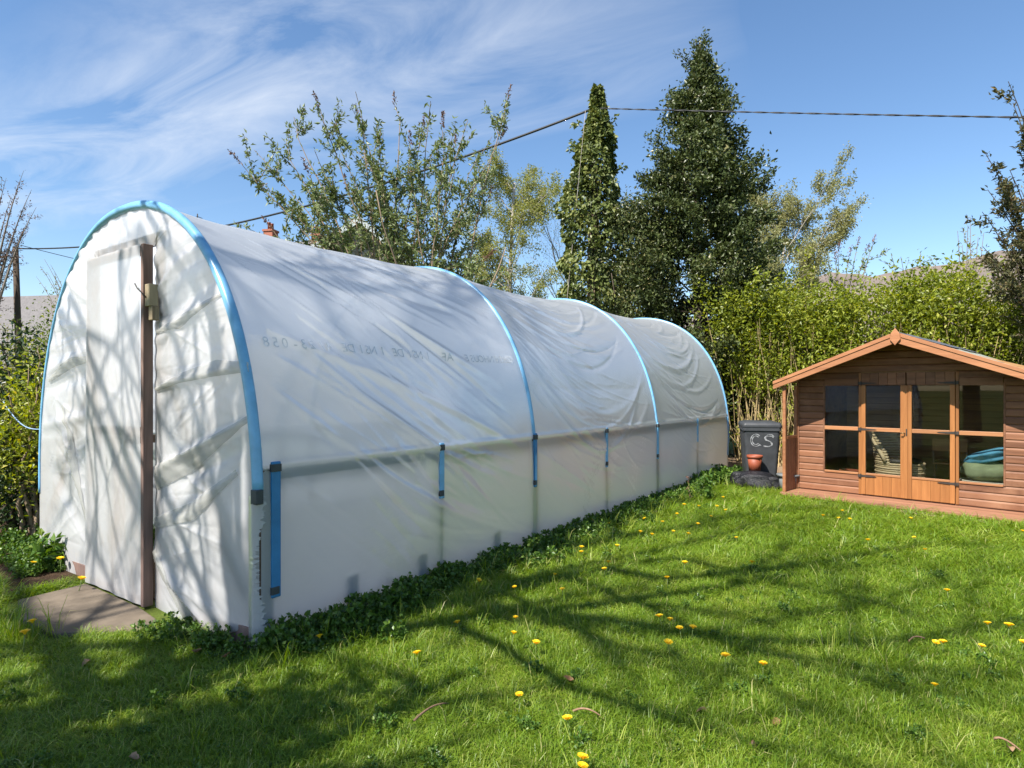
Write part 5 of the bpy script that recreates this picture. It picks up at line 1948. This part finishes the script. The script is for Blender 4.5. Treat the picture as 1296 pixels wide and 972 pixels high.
tufts = [tuft(100 + i, 24, [.055, .065, .075, .06, .07, .085][i], .0036, .045, 1.05, [-.1, 0, .05, .1, -.05, 0][i]) for i in range(6)]
tufts += [tuft(120 + i, 16, [.13, .16, .20][i], .005, .05, .75, [.0, -.05, .05][i]) for i in range(3)]
tufts += [tuft(140 + i, 24, .055, .0036, .05, 1.25, .30) for i in range(2)]
q = np.random.default_rng(5)
NG = 120000
r_ = q.uniform(1.9, 15.5, NG)
a_ = q.uniform(R(-58), R(58), NG)
X, Y = r_ * np.sin(a_), r_ * np.cos(a_)
P = np.stack([X, Y, np.zeros(NG)], -1)
rel = P - T0
tu, tt_ = rel @ RT, rel @ AX
inside = (np.abs(tu) < W2 + .03) & (tt_ > -.03) & (tt_ < HT[3] + .05)
slabz = (tu > -.50) & (tu < .95) & (tt_ < 0) & (-tt_ < np.minimum(.72, 1.27 - tu) + .05 * np.sin(tu * 14))
c45, s45 = math.cos(R(45)), math.sin(R(45))
hx = (P - SH)[:, 0] * c45 - (P - SH)[:, 1] * s45
hy = (P - SH)[:, 0] * s45 + (P - SH)[:, 1] * c45
shz = (np.abs(hx) < HW + .09) & (hy > -OV - .09) & (hy < DEP + .2)
beyond = (Y > 10.9 + .3 * np.sin(X * 3)) & (tu > W2) | (tt_ > HT[3] + .6)
leftsoil = (tu < -.62 + .1 * np.sin(tt_ * 5)) & (tt_ > -.62 - .35 * np.clip(-W2 - tu, 0, 1) + .12 * np.sin(tu * 4))
keep = ~(inside | slabz | shz | beyond | leftsoil)
P, tu, tt_, r_ = P[keep], tu[keep], tt_[keep], r_[keep]
n = len(P)
patch = .5 + .5 * np.sin(P[:, 0] * 1.9 + 2 * np.sin(P[:, 1] * 1.3)) * np.sin(P[:, 1] * 2.3 + 1.5 * np.sin(P[:, 0] * 1.1 + 1))
edge = np.exp(-np.clip(tu - W2, 0, 9) / .35) * (tt_ > .15)
low = 1 - .55 * np.exp(-np.clip(-tt_, 0, 9) ** 2 / .12) * (tu < W2 + .1)
s = (.55 + .38 * patch + .25 * edge) * q.uniform(.75, 1.25, n) * low
wide = np.clip(r_ / 4.5, .9, 2.0)
scl = np.stack([wide * (.85 + .15 * s), wide * (.85 + .15 * s), s], -1)
rot = np.stack([q.normal(size=n) * .22, q.normal(size=n) * .22, q.uniform(0, 6.28, n)], -1)
idx = q.integers(0, 6, n)
dry = np.sin(P[:, 0] * 3.7 + 2 * np.sin(P[:, 1] * 2.9 + 1)) * np.sin(P[:, 1] * 3.3 + 1.7 * np.sin(P[:, 0] * 2.3))
pale = q.uniform(size=n) < np.clip(dry - .25, 0, 1) * 1.1
idx[pale] = q.integers(9, 11, pale.sum())
tall = q.uniform(size=n) < (.008 + .11 * edge + .015 * (patch > .8))
idx[tall] = q.integers(6, 9, tall.sum())
P[:, 2] = 0
lawn = scatter('lawn_grass', tufts, P, rot, scl, idx, M['grass'])
tag(lawn, 'rough sunlit lawn grass with longer tufts', 'grass', kind='stuff')


def weed_mesh(seed, n, h_, ls, rad):
    q = np.random.default_rng(seed)
    mb = MB()
    for k in range(n):
        a = q.uniform(0, 6.28)
        r_ = rad * math.sqrt(q.uniform())
        top = np.array([r_ * math.cos(a), r_ * math.sin(a), h_ * q.uniform(.35, 1.0)])
        b = top * np.array([.4, .4, 0])
        mb.tube([b, (b + top) / 2 + [0, 0, .01], top], .0015, 3, cap=False, tint=.6)
        add_leaves(mb, np.repeat(top[None], 4, 0), ls, q, np.array([math.cos(a) * .4, math.sin(a) * .4, .15]), .9, .75, .06)
    return mb.mesh('weed_tuft', M['weed'])


weeds = [weed_mesh(200 + i, [26, 30, 22, 34][i], [.10, .15, .12, .22][i], [.034, .036, .04, .045][i], [.10, .12, .10, .13][i]) for i in range(4)]
NW = 1500
t_ = q.uniform(.02, 9.4, NW)
w_ = np.abs(q.normal(size=NW)) * (.12 + .05 * np.sin(t_ * 3) + .07 * (t_ > 2.5) * (t_ < 4)) + .03
Pw = T0 + t_[:, None] * AX + (W2 + w_)[:, None] * RT
n2 = 50
u2 = q.uniform(1.0, W2 + .25, n2)
o2 = np.abs(q.normal(size=n2)) * .10 + .07
Pw2 = T0 - o2[:, None] * AX + u2[:, None] * RT
n3 = 420
Pw3 = np.stack([tl(*(q.uniform(-2.7, -1.1), q.uniform(-1.6, .35))) for k in range(n3)])
n4 = 700
a4, r4 = q.uniform(R(-45), R(45), n4), q.uniform(2.2, 9, n4)
Pw4 = np.stack([r4 * np.sin(a4), r4 * np.cos(a4), 0 * r4], -1)
rel = Pw4 - T0
ok = ~((np.abs(rel @ RT) < W2 + .05) & (rel @ AX > -.8) & (rel @ AX < 10)) & (np.abs((Pw4 - SH)[:, 0] * s45 + (Pw4 - SH)[:, 1] * c45) > .75)
ok &= ~((rel @ RT > -.6) & (rel @ RT < 1) & (rel @ AX < 0) & (rel @ AX > -.9))
Pw4 = Pw4[ok]
PW = np.vstack([Pw, Pw2, Pw3, Pw4])
n = len(PW)
sw = q.uniform(.35, .85, n)
sw[:NW] *= 1.0 + .55 * ((t_ > 7.4) & (t_ < 8.9)) + .1 * (t_ < 1.3)
sw[NW:NW + n2] *= .7
sw[NW + n2 + n3:] *= .5
rot = np.stack([q.normal(size=n) * .15, q.normal(size=n) * .15, q.uniform(0, 6.28, n)], -1)
wd = scatter('low_weeds', weeds, PW, rot, np.repeat(sw[:, None], 3, 1), q.integers(0, 4, n), M['weed'])
tag(wd, 'dark leafy weeds and clover along the foot of the tunnel', 'weeds', kind='stuff')

# bare earth: left of the tunnel and the dry patch between tunnel end and hedge
m_ = MB()
pts = [tl(-.62, .02), tl(-.62, .62), tl(-3.4, 1.05), tl(-8, 1.2), tl(-8, -9), tl(-W2 - .02, -9)]
m_.add([p + UP * .004 for p in pts], np.array([[0, 1, 2], [0, 2, 3], [0, 3, 5], [3, 4, 5]]))
tag(m_.build('soil', M['soil']), kind='structure')
m_ = MB()
pts = np.array([(3.5, 12.0, .004), (4.2, 10.75, .004), (6.0, 11.6, .004), (9.5, 12.0, .004), (12, 11.2, .004), (14, 14, .004), (4.5, 15, .004)])
m_.add(pts, np.array([[0, 1, 2], [0, 2, 6], [2, 3, 6], [3, 5, 6], [3, 4, 5]]))
tag(m_.build('dry_earth', M['path']), kind='structure')

# ------------------------------------------------------------------ dandelions
def dandelion(seed):
    q = np.random.default_rng(seed)
    root = empty('dandelion', (0, 0, 0))
    hgt = .085
    st = MB()
    st.tube([(0, 0, 0), (.004, .002, hgt * .5), (.0, .006, hgt)], [.0028, .0024, .0022], 6)
    st.build('stem', M['stalk'], root, True)
    fl = MB()
    for ringr, zz_, nn, ll in ((.0035, .002, 22, .019), (.003, .005, 18, .015), (.002, .007, 12, .010)):
        for k in range(nn):
            a = 2 * np.pi * k / nn + q.uniform(-.1, .1)
            d = np.array([math.cos(a), math.sin(a), 0])
            s_ = np.array([-d[1], d[0], 0]) * .0026
            b = np.array([0, .006, hgt + zz_]) + d * ringr
            tip = b + d * ll * q.uniform(.9, 1.1) + np.array([0, 0, .004 + ringr])
            fl.add([b - s_ * .6, b + s_ * .6, tip + s_, tip - s_], [(0, 1, 2, 3)], q.uniform(0, 1))
    fl.lathe([(.0005, hgt - .006), (.005, hgt - .002), (.008, hgt + .003), (.004, hgt + .009), (.0003, hgt + .010)], 10, (0, .006, 0), .3)
    fl.build('flower_head', M['petal'], root)
    return root


protos = [dandelion(300 + i) for i in range(3)]
spots = {
    'near': ('yellow dandelion beside the long tunnel side', 'dandelions along the tunnel side',
             [(603, 732), (653, 742), (699, 726), (737, 692), (735, 698), (769, 711), (766, 719), (812, 634), (791, 644), (808, 672), (852, 672), (839, 660), (884, 640), (898, 652), (858, 650), (825, 676), (780, 690), (712, 745), (866, 638), (882, 662), (770, 662), (409, 805), (583, 786), (676, 812), (652, 780), (530, 827), (845, 731), (866, 711), (907, 640), (915, 629), (820, 655), (870, 675)]),
    'mid': ('yellow dandelion in the open lawn', 'dandelions in open lawn',
            [(839, 779), (848, 783), (862, 794), (876, 792), (847, 810), (919, 828), (967, 839), (657, 877), (735, 959), (731, 968), (722, 908), (646, 801), (951, 711), (933, 680), (1186, 810), (1194, 811), (1186, 867), (1253, 789), (1278, 790), (1292, 810), (1240, 815), (1200, 747)]),
    'house': ('yellow dandelion before the summerhouse deck', 'dandelions before the summerhouse',
              [(956, 634), (1041, 652), (1064, 655), (1074, 656), (1152, 655), (1170, 695), (1159, 679), (1101, 683), (1067, 646), (1291, 671), (920, 645)]),
    'left': ('yellow dandelion by the slab and left tunnel corner', 'dandelions at the left tunnel corner',
             [(60, 672), (38, 712), (98, 731), (76, 706), (42, 786), (30, 800)]),
}
ORD = ['first', 'second', 'third', 'fourth', 'fifth', 'sixth', 'seventh', 'eighth', 'ninth', 'tenth', 'eleventh', 'twelfth', 'thirteenth', 'fourteenth', 'fifteenth', 'sixteenth', 'seventeenth', 'eighteenth', 'nineteenth', 'twentieth',
       'twenty-first', 'twenty-second', 'twenty-third', 'twenty-fourth', 'twenty-fifth', 'twenty-sixth', 'twenty-seventh', 'twenty-eighth', 'twenty-ninth', 'thirtieth', 'thirty-first', 'thirty-second', 'thirty-third']
q = np.random.default_rng(77)
nd = 0
for key, (lab, grp, lst) in spots.items():
    for kk_, (x_, y_) in enumerate(sorted(lst)):
        o = protos[nd] if nd < 3 else copy_tree(protos[nd % 3])
        nd += 1
        sc_ = q.uniform(.95, 1.3) * (1.25 if key == 'left' else 1.05)
        hz_ = .092 * sc_
        p_ = gnd(x_, y_, hz_)
        o.location = (p_[0], p_[1], 0)
        o.rotation_euler = (q.normal() * .12, q.normal() * .12, q.uniform(0, 6.28))
        o.scale = (sc_ * q.uniform(.72, .98), sc_ * q.uniform(.72, .98), sc_)
        tag(o, f'{lab}, {ORD[kk_]} from the left', 'dandelion', grp)

# taller single plants
def tallweed(name, label, p, h_, leafm, seed, nl=26, ls=.06, cat='plant', ns=3, spread=.12, stemm=None):
    q = np.random.default_rng(seed)
    p = np.asarray(p, float)
    root = empty(name, tuple(p), 0, label, cat)
    st, lf = MB(), MB()
    for k in range(ns):
        pts = wiggle(p, [q.normal() * spread, q.normal() * spread, 1], h_ * q.uniform(.7, 1.05), q, 7, .06, .05)
        st.tube(pts, np.linspace(.006, .002, 8), 5)
        C, D = along(pts, q, nl, .08, 1)
        add_leaves(lf, C, ls, q, None, 1, .6, .08)
    vpart(st, 'stem', stemm or M['stalk'], root, True)
    vpart(lf, 'leaves', leafm, root)
    return root


tallweed('dock_stalk', 'dark reddish seed stalk standing against the last tunnel bay', gnd(874, 638), .55, M['panicle'], 401, 12, .05, ns=1, spread=.05, stemm=M['twig'])
tallweed('leafy_weed', 'bushy dark green weed at the foot of the last tunnel bay', gnd(893, 634), .40, M['weed'], 402, 34, .075, ns=7, spread=.3)
tallweed('leafy_weed', 'leafy green weed with dandelions by the left tunnel corner', gnd(62, 722), .36, M['weed'], 403, 26, .09, ns=9, spread=.45)
tallweed('leafy_weed', 'small green weed in front of the tunnel corner flap', gnd(232, 812), .12, M['weed'], 404, 10, .035, ns=3, spread=.4)
for (x_, y_, hh_, lab) in ((18, 812, 1.7, 'tall bright grass clump at the left edge beside the slab'), (966, 629, 1.2, 'bright grass clump by the grey tub and porch post')):
    root = empty('grass_clump', tuple(gnd(x_, y_)), 0, lab, 'grass')
    for k in range(16):
        o = link('grass_tuft', tufts[6 + k % 3], None, root)
        o.location = (q.normal() * .10, q.normal() * .07, 0)
        o.rotation_euler = (q.normal() * .1, q.normal() * .1, q.uniform(0, 6.28))
        o.scale = (1, 1, hh_ * q.uniform(.6, 1.0))

# fallen leaves and twigs
def curl_leaf(seed):
    q = np.random.default_rng(seed)
    u, v = np.meshgrid(np.linspace(-1, 1, 7), np.linspace(0, 1, 9))
    w = .5 * np.sin(np.pi * v ** .8) * (1 + .15 * np.sin(v * 21))
    Pp = np.stack([u * w * .045, v * .085, .012 + .018 * u * u * w * 2 + .012 * np.sin(v * 5 + seed)], -1)
    return MB().grid(Pp, q.uniform(0, 1)).mesh('fallen_leaf', M['deadleaf'], True)


lm = [curl_leaf(i) for i in range(4)]
for k, (x_, y_, lab) in enumerate([(115, 834, 'pale fallen leaf on shaded grass below the slab'), (165, 957, 'dark brown fallen leaf in shade at the bottom left'), (255, 822, 'brown fallen leaf against the tunnel corner, left one'), (280, 830, 'brown fallen leaf against the tunnel corner, right one'),
                               (895, 900, 'pale curled leaf on sunny lawn, left of two'), (950, 936, 'whitish dead leaf on the lawn towards the bottom right'), (985, 909, 'small pale leaf lying on lit lawn'), (726, 858, 'brown leaf standing in lit grass at the centre'),
                               (1275, 945, 'brown debris leaf in the bottom right corner'), (790, 722, 'straw coloured leaf on the grass near tunnel dandelions')]):
    o = link('fallen_leaf', lm[k % 4])
    p_ = gnd(x_, y_, .05)
    o.location = (p_[0], p_[1], .035)
    o.rotation_euler = (q.normal() * .3, q.normal() * .3, q.uniform(0, 6.28))
    o.scale = (.7, .7, .7)
    tag(o, lab, 'leaf', 'fallen leaves on the lawn')
for (x0, y0, x1, y1, lab) in [(524, 912, 566, 890, 'curved brown twig lying on the lawn at bottom centre'), (1258, 935, 1292, 950, 'short reddish twig on the lawn at bottom right'), (1170, 808, 1150, 812, 'thin pale grass straw beside the double dandelion'), (725, 900, 760, 906, 'grey twig in the branch shadow on the lawn')]:
    A__, B__ = gnd(x0, y0, .06), gnd(x1, y1, .06)
    pts = bez(A__, (A__ + B__) / 2 + [.0, .03, .03], B__, 8)
    pts[:, 2] = np.maximum(pts[:, 2] - .0, .045)
    m_ = MB()
    m_.tube(pts - A__, np.linspace(.006, .003, 8), 6)
    o = m_.build('twig', M['twig'], None, True)
    o.location = A__
    tag(o, lab, 'twig')
